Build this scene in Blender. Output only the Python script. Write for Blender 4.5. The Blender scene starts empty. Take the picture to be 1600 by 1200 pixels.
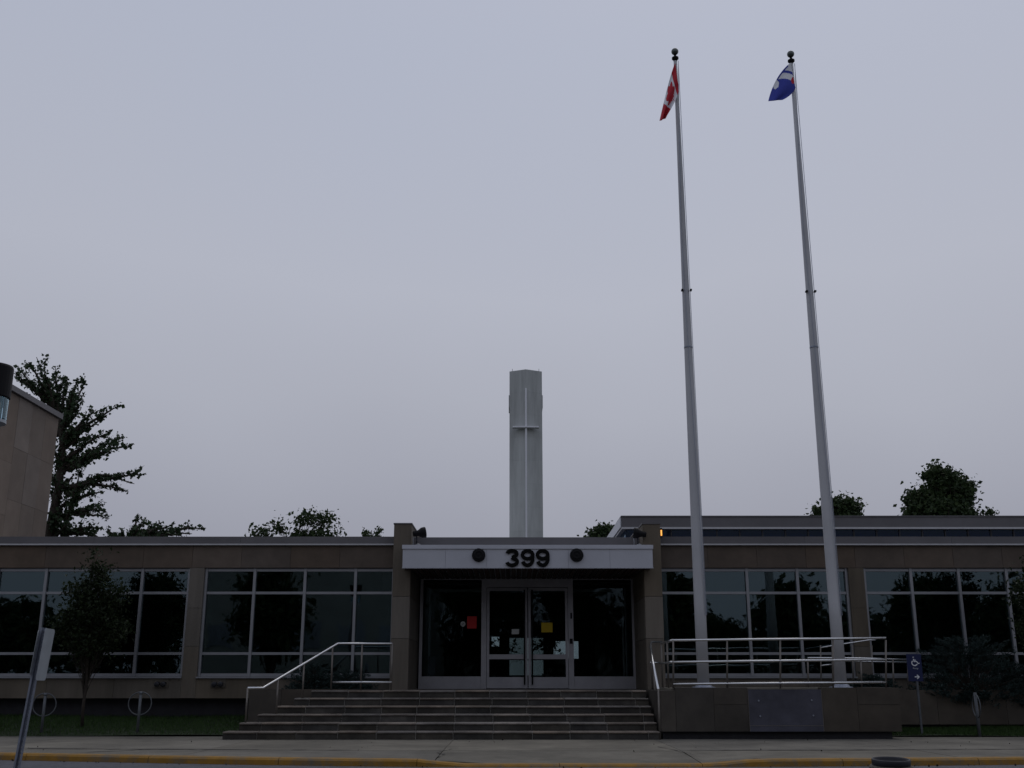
import bpy, bmesh, math, random
import numpy as np
from mathutils import Vector, Matrix

rnd = random.Random(7)
S = bpy.context.scene
COL = S.collection
R = math.radians

# ------------------------------------------------------------------ camera
FOC, PITCH, EYE = 1665.0, R(15.51), 0.99          # focal length in pixels of a 1600 px wide picture, tilt up, eye above the pavement
cam_d = bpy.data.cameras.new('camera')
cam = bpy.data.objects.new('camera', cam_d)
COL.objects.link(cam)
cam_d.sensor_width = 36
cam_d.lens = FOC / 1600 * 36
cam_d.clip_end = 3000
cam.location = (0, 0, EYE)
cam.rotation_euler = (R(90) + PITCH, 0, 0)
S.camera = cam

# ------------------------------------------------------------------ sky and sun
SUN_EL, SUN_ROT = R(58), R(20)
w = bpy.data.worlds.new('World'); S.world = w; w.use_nodes = True
nt = w.node_tree; nt.nodes.clear()
out = nt.nodes.new('ShaderNodeOutputWorld')
sky = nt.nodes.new('ShaderNodeTexSky'); sky.sky_type = 'NISHITA'; sky.sun_disc = False
sky.sun_elevation = SUN_EL; sky.sun_rotation = SUN_ROT; sky.dust_density = 4
bg1 = nt.nodes.new('ShaderNodeBackground'); bg1.inputs[1].default_value = 0.05
nt.links.new(sky.outputs[0], bg1.inputs[0])
tc = nt.nodes.new('ShaderNodeTexCoord')
sep = nt.nodes.new('ShaderNodeSeparateXYZ'); nt.links.new(tc.outputs['Generated'], sep.inputs[0])
nz = nt.nodes.new('ShaderNodeTexNoise'); nz.inputs['Scale'].default_value = 1.6; nz.inputs['Detail'].default_value = 3
nt.links.new(tc.outputs['Generated'], nz.inputs['Vector'])
ad = nt.nodes.new('ShaderNodeMath'); ad.operation = 'MULTIPLY_ADD'; ad.inputs[1].default_value = 0.24; ad.inputs[2].default_value = -0.12
nt.links.new(nz.outputs[0], ad.inputs[0])
ad2 = nt.nodes.new('ShaderNodeMath'); ad2.operation = 'ADD'
nt.links.new(sep.outputs[2], ad2.inputs[0]); nt.links.new(ad.outputs[0], ad2.inputs[1])
rp = nt.nodes.new('ShaderNodeValToRGB'); nt.links.new(ad2.outputs[0], rp.inputs[0])
els = rp.color_ramp.elements
els[0].position = 0.0; els[0].color = (0.285, 0.298, 0.362, 1)
els[1].position = 1.0; els[1].color = (0.45, 0.485, 0.61, 1)
for p, c in ((0.14, (0.340, 0.350, 0.418, 1)), (0.26, (0.425, 0.440, 0.510, 1)), (0.38, (0.468, 0.488, 0.568, 1)), (0.58, (0.447, 0.482, 0.588, 1))):
    e = els.new(p); e.color = c
bg2 = nt.nodes.new('ShaderNodeBackground'); nt.links.new(rp.outputs[0], bg2.inputs[0]); bg2.inputs[1].default_value = 1.0
mx = nt.nodes.new('ShaderNodeMixShader'); mx.inputs[0].default_value = 0.9
nt.links.new(bg1.outputs[0], mx.inputs[1]); nt.links.new(bg2.outputs[0], mx.inputs[2]); nt.links.new(mx.outputs[0], out.inputs[0])

sun_d = bpy.data.lights.new('sun', 'SUN'); sun_d.energy = 0.5; sun_d.angle = R(40); sun_d.color = (1, 0.95, 0.88)
sun = bpy.data.objects.new('sun', sun_d); COL.objects.link(sun)
sdir = Vector((math.sin(SUN_ROT) * math.cos(SUN_EL), math.cos(SUN_ROT) * math.cos(SUN_EL), math.sin(SUN_EL)))
sun.rotation_euler = sdir.to_track_quat('Z', 'Y').to_euler()

S.view_settings.view_transform = 'Standard'; S.view_settings.look = 'None'
S.view_settings.exposure = 0.0; S.view_settings.gamma = 1.0; S.view_settings.use_curve_mapping = False
S.cycles.use_denoising = True
S.cycles.max_bounces = 8; S.cycles.transparent_max_bounces = 16
S.cycles.sample_clamp_indirect = 4

# ------------------------------------------------------------------ helpers
CT, ST = math.cos(PITCH), math.sin(PITCH)
def at(px, py, Y):
    """world point at distance Y in front of the camera seen at pixel px, py of the 1600x1200 photograph (used to measure)"""
    xr, yr = (px - 800) / FOC, (600 - py) / FOC
    t = Y / (CT - yr * ST)
    return Vector((t * xr, Y, EYE + t * (ST + yr * CT)))
def AX(px, py, Y): return at(px, py, Y).x
def AZ(py, Y): return at(800, py, Y).z

def tag(o, label=None, category=None, group=None, kind=None):
    if label: o['label'] = label
    if category: o["category"] = category
    if group: o['group'] = group
    if kind: o['kind'] = kind
    return o
def empty(name, loc=(0, 0, 0), **k):
    o = bpy.data.objects.new(name, None); COL.objects.link(o); o.location = loc; o.empty_display_size = 0.1
    return tag(o, **k)
def obj(name, geo, m, parent=None, smooth=False, **k):
    """geo: bmesh or mesh in world coordinates"""
    if isinstance(geo, bmesh.types.BMesh):
        me = bpy.data.meshes.new(name); geo.to_mesh(me); geo.free()
    else: me = geo
    for mm in (m if isinstance(m, (list, tuple)) else [m]): me.materials.append(mm)
    if smooth:
        me.polygons.foreach_set('use_smooth', [True] * len(me.polygons))
    o = bpy.data.objects.new(name, me); COL.objects.link(o)
    if parent is not None:
        o.parent = parent
        o.matrix_parent_inverse = Matrix.Translation(world_loc(parent)).inverted()
    return tag(o, **k)
def world_loc(o):
    v = o.location.copy()
    while o.parent is not None:
        v = o.matrix_parent_inverse @ v; o = o.parent; v = v + o.location
    return v
def bm_new(): return bmesh.new()
def box(bm, x0, x1, y0, y1, z0, z1, bev=0.0):
    if x1 < x0: x0, x1 = x1, x0
    if z1 < z0: z0, z1 = z1, z0
    vs = [bm.verts.new(p) for p in ((x0,y0,z0),(x1,y0,z0),(x1,y1,z0),(x0,y1,z0),(x0,y0,z1),(x1,y0,z1),(x1,y1,z1),(x0,y1,z1))]
    fs = [bm.faces.new([vs[i] for i in f]) for f in ((0,3,2,1),(4,5,6,7),(0,1,5,4),(1,2,6,5),(2,3,7,6),(3,0,4,7))]
    if bev:
        es = list({e for f in fs for e in f.edges})
        bmesh.ops.bevel(bm, geom=es, offset=bev, segments=1, affect='EDGES')
    return bm
def B(*a, **k): return box(bm_new(), *a, **k)
def tube(bm, pts, rad, n=8, cap=True):
    pts = [Vector(p) for p in pts]
    if not isinstance(rad, (list, tuple)): rad = [rad] * len(pts)
    rings = []
    for i, p in enumerate(pts):
        d = (pts[min(i + 1, len(pts) - 1)] - pts[max(i - 1, 0)]).normalized()
        a = d.cross(Vector((0, 1, 0.03)))
        if a.length < 0.05: a = d.cross(Vector((1, 0, 0)))
        a.normalize(); b = d.cross(a)
        rings.append([bm.verts.new(p + (a * math.cos(2*math.pi*k/n) + b * math.sin(2*math.pi*k/n)) * rad[i]) for k in range(n)])
    for r0, r1 in zip(rings, rings[1:]):
        for k in range(n): bm.faces.new((r0[k], r0[(k+1) % n], r1[(k+1) % n], r1[k]))
    if cap:
        bm.faces.new(rings[0][::-1]); bm.faces.new(rings[-1])
    return bm
def T(pts, rad, n=8): return tube(bm_new(), pts, rad, n)
def lathe(bm, c, prof, n=24):
    """prof: (radius, z) pairs about a vertical axis through c"""
    rings = []
    for r, z in prof:
        rings.append([bm.verts.new((c[0] + r*math.cos(2*math.pi*k/n), c[1] + r*math.sin(2*math.pi*k/n), c[2] + z)) for k in range(n)])
    for r0, r1 in zip(rings, rings[1:]):
        for k in range(n): bm.faces.new((r0[k], r0[(k+1) % n], r1[(k+1) % n], r1[k]))
    bm.faces.new(rings[0][::-1]); bm.faces.new(rings[-1])
    return bm
def prism(bm, poly, z0, z1):
    lo = [bm.verts.new((x, y, z0)) for x, y in poly]; hi = [bm.verts.new((x, y, z1)) for x, y in poly]
    n = len(poly)
    for i in range(n): bm.faces.new((lo[i], lo[(i+1) % n], hi[(i+1) % n], hi[i]))
    bm.faces.new(lo[::-1]); bm.faces.new(hi)
    return bm
def fix(bm):
    bmesh.ops.recalc_face_normals(bm, faces=bm.faces); return bm

# ------------------------------------------------------------------ materials
def mat(name, col, rough=0.8, metal=0.0, var=0.25, scale=6.0, bump=0.0, bscale=40.0, rand=0.0, spec=0.3, col2=None, stain=0.0, streak=False, tex='Object'):
    m = bpy.data.materials.new(name); m.use_nodes = True
    n = m.node_tree.nodes; l = m.node_tree.links
    b = n['Principled BSDF']
    b.inputs['Roughness'].default_value = rough; b.inputs['Metallic'].default_value = metal
    b.inputs['Specular IOR Level'].default_value = spec
    t = n.new('ShaderNodeTexCoord'); src = t.outputs[tex]
    if streak:
        mp = n.new('ShaderNodeMapping'); mp.inputs['Scale'].default_value = (1, 1, 0.12); l.new(src, mp.inputs[0]); s2 = mp.outputs[0]
    else: s2 = src
    nz = n.new('ShaderNodeTexNoise'); nz.inputs['Scale'].default_value = scale; nz.inputs['Detail'].default_value = 6; nz.inputs['Roughness'].default_value = 0.65
    l.new(s2, nz.inputs['Vector'])
    r = n.new('ShaderNodeValToRGB'); l.new(nz.outputs[0], r.inputs[0])
    c2 = col2 or tuple(c * (1 + var) for c in col)
    c1 = tuple(c * (1 - var) for c in col)
    r.color_ramp.elements[0].position = 0.3; r.color_ramp.elements[0].color = (*c1, 1)
    r.color_ramp.elements[1].position = 0.7; r.color_ramp.elements[1].color = (*c2, 1)
    c = r.outputs[0]
    if stain:
        n3 = n.new('ShaderNodeTexNoise'); n3.inputs['Scale'].default_value = scale * 0.23; n3.inputs['Detail'].default_value = 4
        l.new(s2, n3.inputs['Vector'])
        mr = n.new('ShaderNodeMapRange'); mr.inputs[1].default_value = 0.35; mr.inputs[2].default_value = 0.65; mr.inputs[3].default_value = 1 - stain; mr.inputs[4].default_value = 1 + stain * 0.4
        l.new(n3.outputs[0], mr.inputs[0])
        mm = n.new('ShaderNodeMix'); mm.data_type = 'RGBA'; mm.blend_type = 'MULTIPLY'; mm.inputs[0].default_value = 1
        l.new(c, mm.inputs[6]); l.new(mr.outputs[0], mm.inputs[7]); c = mm.outputs[2]
    if rand:
        oi = n.new('ShaderNodeObjectInfo')
        mr = n.new('ShaderNodeMapRange'); mr.inputs[3].default_value = 1 - rand; mr.inputs[4].default_value = 1 + rand
        l.new(oi.outputs['Random'], mr.inputs[0])
        hs = n.new('ShaderNodeHueSaturation'); l.new(mr.outputs[0], hs.inputs['Value']); l.new(c, hs.inputs['Color'])
        ms = n.new('ShaderNodeMath'); ms.operation = 'MULTIPLY_ADD'; ms.inputs[1].default_value = 7.31; ms.inputs[2].default_value = 0
        l.new(oi.outputs['Random'], ms.inputs[0])
        fr = n.new('ShaderNodeMath'); fr.operation = 'FRACT'; l.new(ms.outputs[0], fr.inputs[0])
        m3 = n.new('ShaderNodeMapRange'); m3.inputs[3].default_value = 1 - rand * 1.5; m3.inputs[4].default_value = 1 + rand * 1.5
        l.new(fr.outputs[0], m3.inputs[0]); l.new(m3.outputs[0], hs.inputs['Saturation'])
        c = hs.outputs[0]
    l.new(c, b.inputs['Base Color'])
    if bump:
        n2 = n.new('ShaderNodeTexNoise'); n2.inputs['Scale'].default_value = bscale; n2.inputs['Detail'].default_value = 5
        l.new(src, n2.inputs['Vector'])
        bp = n.new('ShaderNodeBump'); bp.inputs['Strength'].default_value = bump; bp.inputs['Distance'].default_value = 0.01
        l.new(n2.outputs[0], bp.inputs['Height']); l.new(bp.outputs[0], b.inputs['Normal'])
    return m

def glass(name, tint, refl=1.0, base=0.0, wav=0.02):
    m = bpy.data.materials.new(name); m.use_nodes = True
    n = m.node_tree.nodes; l = m.node_tree.links; n.clear()
    o = n.new('ShaderNodeOutputMaterial')
    tr = n.new('ShaderNodeBsdfTransparent'); tr.inputs[0].default_value = (*tint, 1)
    gl = n.new('ShaderNodeBsdfGlossy'); gl.inputs['Roughness'].default_value = 0.015; gl.inputs[0].default_value = (0.70, 0.90, 0.97, 1)
    fr = n.new('ShaderNodeFresnel'); fr.inputs[0].default_value = 1.5
    ma = n.new('ShaderNodeMath'); ma.operation = 'MULTIPLY_ADD'; ma.inputs[1].default_value = refl; ma.inputs[2].default_value = base; ma.use_clamp = True
    l.new(fr.outputs[0], ma.inputs[0])
    t = n.new('ShaderNodeTexCoord'); oi = n.new('ShaderNodeObjectInfo')
    va = n.new('ShaderNodeVectorMath'); va.operation = 'ADD'; l.new(t.outputs['Object'], va.inputs[0]); l.new(oi.outputs['Random'], va.inputs[1])
    nz = n.new('ShaderNodeTexNoise'); nz.inputs['Scale'].default_value = 1.3; nz.inputs['Detail'].default_value = 1; l.new(va.outputs[0], nz.inputs['Vector'])
    bp = n.new('ShaderNodeBump'); bp.inputs['Strength'].default_value = wav; bp.inputs['Distance'].default_value = 0.3
    l.new(nz.outputs[0], bp.inputs['Height']); l.new(bp.outputs[0], gl.inputs['Normal'])
    mx = n.new('ShaderNodeMixShader'); l.new(ma.outputs[0], mx.inputs[0]); l.new(tr.outputs[0], mx.inputs[1]); l.new(gl.outputs[0], mx.inputs[2])
    l.new(mx.outputs[0], o.inputs[0])
    return m

def leafmat(name, col, col2, transl=0.25):
    m = bpy.data.materials.new(name); m.use_nodes = True
    n = m.node_tree.nodes; l = m.node_tree.links
    b = n['Principled BSDF']; b.inputs['Roughness'].default_value = 0.6; b.inputs['Specular IOR Level'].default_value = 0.2
    g = n.new('ShaderNodeNewGeometry'); r = n.new('ShaderNodeValToRGB')
    r.color_ramp.elements[0].color = (*col, 1); r.color_ramp.elements[1].color = (*col2, 1)
    l.new(g.outputs['Random Per Island'], r.inputs[0]); l.new(r.outputs[0], b.inputs['Base Color'])
    tl = n.new('ShaderNodeBsdfTranslucent'); l.new(r.outputs[0], tl.inputs[0])
    mx = n.new('ShaderNodeMixShader'); mx.inputs[0].default_value = transl
    o = n['Material Output']; l.new(b.outputs[0], mx.inputs[1]); l.new(tl.outputs[0], mx.inputs[2]); l.new(mx.outputs[0], o.inputs[0])
    return m

M = {}
M['stone']     = mat('limestone', (0.122, 0.105, 0.083), 0.85, var=0.16, scale=5, bump=0.25, bscale=60, rand=0.17, stain=0.28, streak=True)
M['lowstone']  = mat('low_dark_stone', (0.060, 0.051, 0.041), 0.8, var=0.18, scale=3, bump=0.25, bscale=60, rand=0.14, stain=0.3)  # darker than the facade stone, for the terrace, bed and planter walls
M['brown']     = mat('brown_limestone', (0.099, 0.077, 0.060), 0.85, var=0.14, scale=4, bump=0.2, bscale=60, rand=0.12, stain=0.15)
M['stonewall'] = mat('tall_wall_limestone', (0.165, 0.135, 0.112), 0.85, var=0.14, scale=1.2, bump=0.2, bscale=30, rand=0.12, stain=0.12)
M['mortar']    = mat('mortar', (0.42, 0.40, 0.37), 0.95, var=0.2, scale=20)
M['joint']     = mat('dark_joint', (0.06, 0.055, 0.05), 0.95, var=0.2, scale=20)
M['parapet']   = mat('grey_sheet_metal', (0.112, 0.107, 0.112), 0.55, metal=0.0, var=0.08, scale=3, rand=0.05, stain=0.12, spec=0.4)
M['trim']      = mat('bright_drip_edge', (0.42, 0.42, 0.43), 0.4, metal=0.3, var=0.08, scale=8)
M['alu']       = mat('anodised_aluminium', (0.24, 0.245, 0.26), 0.38, metal=0.55, var=0.08, scale=5, spec=0.5)
M['dalu']      = mat('door_aluminium', (0.33, 0.325, 0.345), 0.45, metal=0.35, var=0.08, scale=5, spec=0.5, stain=0.1)
M['post']      = mat('dull_steel_post', (0.16, 0.145, 0.13), 0.45, metal=0.5, var=0.15, scale=9)
M['rackm']     = mat('dull_rack_steel', (0.085, 0.092, 0.10), 0.55, metal=0.3, var=0.2, scale=12)
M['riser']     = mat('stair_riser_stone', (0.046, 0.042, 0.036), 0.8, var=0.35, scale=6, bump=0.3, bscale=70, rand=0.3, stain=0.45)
M['steel']     = mat('stainless_tube', (0.60, 0.60, 0.60), 0.25, metal=0.95, var=0.06, scale=9)
M['white']     = mat('white_enamel', (0.44, 0.45, 0.49), 0.45, var=0.05, scale=1.5, rand=0.05, stain=0.08, spec=0.45)
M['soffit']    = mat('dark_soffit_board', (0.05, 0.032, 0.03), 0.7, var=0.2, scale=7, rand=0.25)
M['black']     = mat('black_paint', (0.006, 0.006, 0.007), 0.6, var=0.2, scale=10, spec=0.15)
M['numeral']   = mat('black_numeral', (0.004, 0.004, 0.004), 0.7, var=0.1, scale=10, spec=0.08)
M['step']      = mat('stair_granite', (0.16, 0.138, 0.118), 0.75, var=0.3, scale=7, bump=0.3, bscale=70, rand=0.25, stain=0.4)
M['concrete']  = mat('pavement_concrete', (0.140, 0.129, 0.105), 0.9, var=0.18, scale=3.2, bump=0.4, bscale=90, rand=0.07, stain=0.28)
M['kerbc']     = mat('kerb_concrete', (0.17, 0.16, 0.14), 0.9, var=0.2, scale=6)
M['asphalt']   = mat('asphalt', (0.085, 0.085, 0.098), 0.85, var=0.3, scale=30, bump=0.5, bscale=150, stain=0.2)
M['dirt']      = mat('lawn_soil', (0.022, 0.03, 0.014), 0.95, var=0.4, scale=9)
M['soil']      = mat('bed_soil', (0.035, 0.027, 0.02), 0.95, var=0.4, scale=12, bump=0.5)
M['ground']    = mat('far_ground', (0.05, 0.055, 0.04), 0.95, var=0.3, scale=0.3)
M['inner']     = mat('interior_plaster', (0.10, 0.10, 0.10), 0.9, var=0.1)
M['innerfloor']= mat('interior_floor', (0.06, 0.055, 0.05), 0.4, var=0.2)
M['tower']     = mat('tower_concrete', (0.48, 0.50, 0.49), 0.9, var=0.16, scale=2.2, bump=0.2, bscale=10, rand=0.06, stain=0.22, streak=True)
M['cross']     = mat('pale_cross_metal', (0.66, 0.67, 0.70), 0.5, metal=0.2, var=0.05)
M['pole']      = mat('white_pole_paint', (0.41, 0.415, 0.43), 0.5, var=0.05, scale=2, stain=0.1, spec=0.4)
M['finial']    = mat('weathered_ball', (0.10, 0.115, 0.11), 0.35, metal=0.6, var=0.2)
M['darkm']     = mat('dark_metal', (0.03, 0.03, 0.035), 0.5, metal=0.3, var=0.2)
M['plaque']    = mat('slate_plaque', (0.060, 0.060, 0.078), 0.5, var=0.22, scale=4, stain=0.25)
M['galv']      = mat('galvanised_steel', (0.26, 0.28, 0.33), 0.5, metal=0.55, var=0.15, scale=20)
M['signback']  = mat('bare_sign_back', (0.36, 0.39, 0.41), 0.45, metal=0.35, var=0.08, scale=8)
M['bluesign']  = mat('blue_sign_face', (0.006, 0.011, 0.055), 0.5, var=0.05)
M['whitesign'] = mat('white_sign_print', (0.62, 0.64, 0.66), 0.5, var=0.03)
M['red']       = mat('flag_red', (0.42, 0.02, 0.035), 0.8, var=0.08, scale=12)
M['fwhite']    = mat('flag_white', (0.66, 0.67, 0.70), 0.8, var=0.05, scale=12)
M['fblue']     = mat('flag_blue', (0.035, 0.05, 0.30), 0.8, var=0.1, scale=12)
M['redpaper']  = mat('red_paper', (0.52, 0.035, 0.035), 0.7, var=0.05)
M['yellowp']   = mat('yellow_paper', (0.50, 0.35, 0.02), 0.7, var=0.08)
M['whitep']    = mat('white_paper', (0.5, 0.52, 0.5), 0.7, var=0.05)
M['bark']      = mat('bark', (0.035, 0.028, 0.022), 0.9, var=0.4, scale=12, bump=0.6)
M['navy']      = mat('navy_glazing_bar', (0.045, 0.058, 0.17), 0.5, var=0.1)
M['aggregate'] = mat('exposed_aggregate', (0.11, 0.10, 0.085), 0.9, var=0.45, scale=60, bump=0.6, bscale=90)
M['opposite']  = mat('render_wall', (0.27, 0.28, 0.27), 0.9, var=0.12, scale=1)
M['glass']     = glass('window_glass', (0.42, 0.50, 0.50), 1.5, 0.02, 0.012)
M['doorglass'] = glass('door_glass', (0.68, 0.73, 0.73), 0.5, 0.0)
M['blueglass'] = glass('navy_clerestory_glass', (0.30, 0.36, 0.60), 0.5, 0.0)
M['lampglass'] = glass('lamp_glass', (0.85, 0.88, 0.9), 1.5, 0.04, 0.0)
M['leaf_g']    = leafmat('ginkgo_leaf', (0.018, 0.034, 0.016), (0.04, 0.065, 0.03))
M['leaf_m']    = leafmat('broad_leaf', (0.018, 0.034, 0.014), (0.05, 0.075, 0.028))
M['leaf_s']    = leafmat('young_tree_leaf', (0.006, 0.012, 0.004), (0.020, 0.032, 0.010))
M['needle']    = leafmat('juniper_needle', (0.010, 0.020, 0.018), (0.032, 0.052, 0.048), 0.1)
M['grassb']    = leafmat('grass_blade', (0.022, 0.045, 0.012), (0.045, 0.085, 0.02), 0.2)

def yellow_kerb():
    m = mat('worn_yellow_paint', (0.235, 0.122, 0.014), 0.75, var=0.18, scale=5, bump=0.3, bscale=50)
    n = m.node_tree.nodes; l = m.node_tree.links; b = n['Principled BSDF']
    src = b.inputs['Base Color'].links[0].from_socket
    t = n.new('ShaderNodeTexCoord'); z = n.new('ShaderNodeTexNoise'); z.inputs['Scale'].default_value = 3.5; z.inputs['Detail'].default_value = 9; z.inputs['Roughness'].default_value = 0.75
    l.new(t.outputs['Object'], z.inputs['Vector'])
    r = n.new('ShaderNodeValToRGB'); r.color_ramp.elements[0].position = 0.46; r.color_ramp.elements[1].position = 0.66
    l.new(z.outputs[0], r.inputs[0])
    mm = n.new('ShaderNodeMix'); mm.data_type = 'RGBA'; l.new(r.outputs[0], mm.inputs[0]); l.new(src, mm.inputs[6]); mm.inputs[7].default_value = (0.12, 0.10, 0.07, 1)
    l.new(mm.outputs[2], b.inputs['Base Color'])
    return m
M['yellow'] = yellow_kerb()
def emis(name, col, s):
    m = bpy.data.materials.new(name); m.use_nodes = True
    b = m.node_tree.nodes['Principled BSDF']; b.inputs['Base Color'].default_value = (*col, 1)
    b.inputs['Emission Color'].default_value = (*col, 1); b.inputs['Emission Strength'].default_value = s
    return m
M['lit'] = emis('lit_amber_lamp', (1.0, 0.42, 0.08), 1.3)

# ------------------------------------------------------------------ ground, road, pavement
YS, YL, YP, YC, YD, YW = 19.2, 20.9, 21.9, 21.5, 24.0, 22.3   # first riser, landing edge, fin front, canopy front, doors, wing facade
ROAD = -0.085
g = bm_new()
bmesh.ops.create_grid(g, x_segments=2, y_segments=2, size=900)
bmesh.ops.translate(g, verts=g.verts, vec=(0, 400, ROAD - 0.02))
obj('ground', g, M['ground'], kind='structure')
g = bm_new()
box(g, -60, 60, -4.5, 18.5, ROAD - 0.01, ROAD)
obj('road', g, M['asphalt'], kind='structure')

def kerb_y(x): v = (0.05 if x < 0 else 0.022) * max(0, abs(x - 0.6) - 0.8) ** 1.75; return 14.42 + 1.9 * math.tanh(v / 1.9)
def kerb_drop(x):                       # the kerb dips towards a ramp in the middle
    t = max(0.0, min(1.0, (abs(x - 0.95) - 1.6) / 0.6)); return -0.055 * (1 - t)
kerb = empty('kerb', (0, 14.6, ROAD), kind='structure')
xs = [-12.2 + 1.83 * i for i in range(14)]
for x0, x1 in zip(xs, xs[1:]):
    b = bm_new(); n = 6; rows = []
    for i in range(n + 1):
        x = x0 + 0.004 + (x1 - x0 - 0.008) * i / n; y = kerb_y(x); z = kerb_drop(x)
        rows.append([b.verts.new(p) for p in ((x, y - 0.025, ROAD - 0.05), (x, y - 0.01, z - 0.022), (x, y + 0.016, z + 0.001), (x, y + 0.17, z + 0.006), (x, y + 0.17, ROAD - 0.05))])
    for r0, r1 in zip(rows, rows[1:]):
        for k in range(5): b.faces.new((r0[k], r1[k], r1[(k+1) % 5], r0[(k+1) % 5]))
    b.faces.new(rows[0]); b.faces.new(rows[-1][::-1])
    obj('kerb_stone', fix(b), M['yellow'], kerb)

walk = empty('sidewalk', (0, 17, 0), kind='structure')
obj('joint_bed', B(-13, 13, 16.45, 22.0, -0.10, -0.065), M['joint'], walk)
def slab(poly_x0, poly_x1, yf, yb, zf):
    b = bm_new(); n = 5; lo = []; hi = []
    for i in range(n + 1):
        x = poly_x0 + (poly_x1 - poly_x0) * i / n
        hi.append((b.verts.new((x, yf(x), zf(x))), b.verts.new((x, yb(x), 0 + 0.0)))); lo.append((b.verts.new((x, yf(x), -0.08)), b.verts.new((x, yb(x), -0.08))))
    for i in range(n):
        b.faces.new((hi[i][0], hi[i+1][0], hi[i+1][1], hi[i][1]))
        b.faces.new((lo[i][0], lo[i+1][0], hi[i+1][0], hi[i][0])); b.faces.new((hi[i][1], hi[i+1][1], lo[i+1][1], lo[i][1]))
    b.faces.new((lo[0][0], hi[0][0], hi[0][1], lo[0][1])); b.faces.new((lo[n][0], lo[n][1], hi[n][1], hi[n][0]))
    return fix(b)
jx = [-12.9, -7.9, -4.45, -1.0, 2.45, 5.9, 9.35, 12.9]
def mid_y(x): return 16.35 + 0.5 * (kerb_y(x) - 14.6)
def edge_y(x): return 19.45 if -5.7 < x < 6.6 else 20.2
for x0, x1 in zip(jx, jx[1:]):
    obj('paving_slab', slab(x0 + 0.008, x1 - 0.008, lambda x: kerb_y(x) + 0.172, lambda x: mid_y(x) - 0.022, lambda x: kerb_drop(x) + 0.004), M['concrete'], walk)
    obj('paving_slab', slab(x0 + 0.005, x1 - 0.005, lambda x: mid_y(x) + 0.022, lambda x: 19.745, lambda x: 0.0), M['concrete'], walk)
for x0, x1, yb in ((-12.9, -9.0, 20.3), (-8.99, -5.08, 20.3), (6.74, 12.9, 20.1)):
    obj('paving_slab', slab(x0, x1, lambda x: 19.75, lambda x: yb, lambda x: 0.0), M['concrete'], walk)
# pale patch and crack fillings on the slabs
for pts, wd in (([(-1.0, 15.0), (-0.93, 15.5), (-1.06, 15.9), (-0.95, 16.4), (-0.8, 16.9)], 0.016), ([(2.5, 15.0), (2.45, 15.7), (2.38, 16.4), (2.2, 17.3)], 0.013),
                ([(-7.2, 16.75), (-6.3, 16.62), (-5.2, 16.6), (-4.6, 16.5), (-3.6, 16.46)], 0.02), ([(-6.0, 15.9), (-5.6, 16.2), (-5.3, 16.6)], 0.02), ([(-3.2, 16.42), (-2.2, 16.38)], 0.014), ([(2.6, 16.36), (3.4, 16.37), (4.2, 16.4), (5.0, 16.42), (5.9, 16.5), (6.8, 16.55), (7.6, 16.65), (8.2, 16.7), (8.8, 16.8)], 0.013)):
    b = bm_new(); prev = None; fine = []
    for (xa, ya), (xb, yb2) in zip(pts, pts[1:]):
        for k in range(8): fine.append((xa + (xb - xa) * k / 8 + rnd.uniform(-.015, .015), ya + (yb2 - ya) * k / 8 + rnd.uniform(-.015, .015)))
    for x, y in fine:
        ww = wd * rnd.uniform(0.2, 1.0); lon = 4.0 if pts[0][0] < -2.5 or len(pts) == 9 else 1.0; cur = (b.verts.new((x - ww, y - ww * lon, 0.006)), b.verts.new((x + ww, y + ww * lon, 0.006)))
        if prev: b.faces.new((prev[0], cur[0], cur[1], prev[1]))
        prev = cur
    obj('crack_filling', b, M['joint'], walk)

# lawns
def lawn(name, x0, x1, yf, yb, zb):
    b = bm_new(); nx, ny = 24, 8
    gz = lambda u, v: 0.015 + zb * v ** 0.8 + 0.015 * math.sin(u * 9 + v * 5)
    vs = [[b.verts.new((x0 + (x1 - x0) * i / nx, yf + (yb - yf) * j / ny, gz(i / nx, j / ny))) for j in range(ny + 1)] for i in range(nx + 1)]
    for i in range(nx):
        for j in range(ny): b.faces.new((vs[i][j], vs[i+1][j], vs[i+1][j+1], vs[i][j+1]))
    obj(name, b, M['dirt'], kind='structure')
    N = 26000; v = []; f = []
    for k in range(N):
        u, t = rnd.random(), rnd.random() ** 0.8
        x = x0 + (x1 - x0) * u; y = yf + (yb - yf) * t; z = gz(u, t); a = rnd.uniform(0, math.pi); h = rnd.uniform(0.025, 0.075); wd = 0.006
        c, s = math.cos(a) * wd, math.sin(a) * wd
        n = len(v); v += [(x - c, y - s, z - .01), (x + c, y + s, z - .01), (x + rnd.uniform(-.03, .03), y + rnd.uniform(-.03, .03), z + h)]; f.append((n, n + 1, n + 2))
    me = bpy.data.meshes.new('grass'); me.from_pydata(v, [], f); me.update()
    return me
XL0 = AX(388, 1100, 21.3)
me = lawn('lawn', -12.9, XL0 + 0.1, 20.29, YW + 0.5, 0.26)
obj('grass', me, M['grassb'], kind='stuff', label='dark mown grass bank left of the stairs', category='grass')
me = lawn('lawn', 6.78, 12.9, 20.09, 21.2, 0.10)
obj('grass', me, M['grassb'], kind='stuff', label='dark mown grass strip right of the flagpole terrace', category='grass')

# ------------------------------------------------------------------ the building
bld = empty('civic_building', (0.3, YW, 0), label='low brown stone civic building with long window bands and a white entrance canopy', category='building')
ZT = AZ(839, YW); ZD = AZ(852.5, YW); ZH = AZ(887, YW); Z1 = AZ(926, YW); Z2 = AZ(1021, YW); ZSILL = AZ(1057, YW); ZB = AZ(1091, YW)
finL = (AX(612, 950, YP), AX(640, 950, YP)); finR = (AX(1008, 950, YP), AX(1036, 950, YP))
ZFIN = AZ(819, YP)
XLw, XRw = -14.8, 15.5
LAND = 0.795
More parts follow.
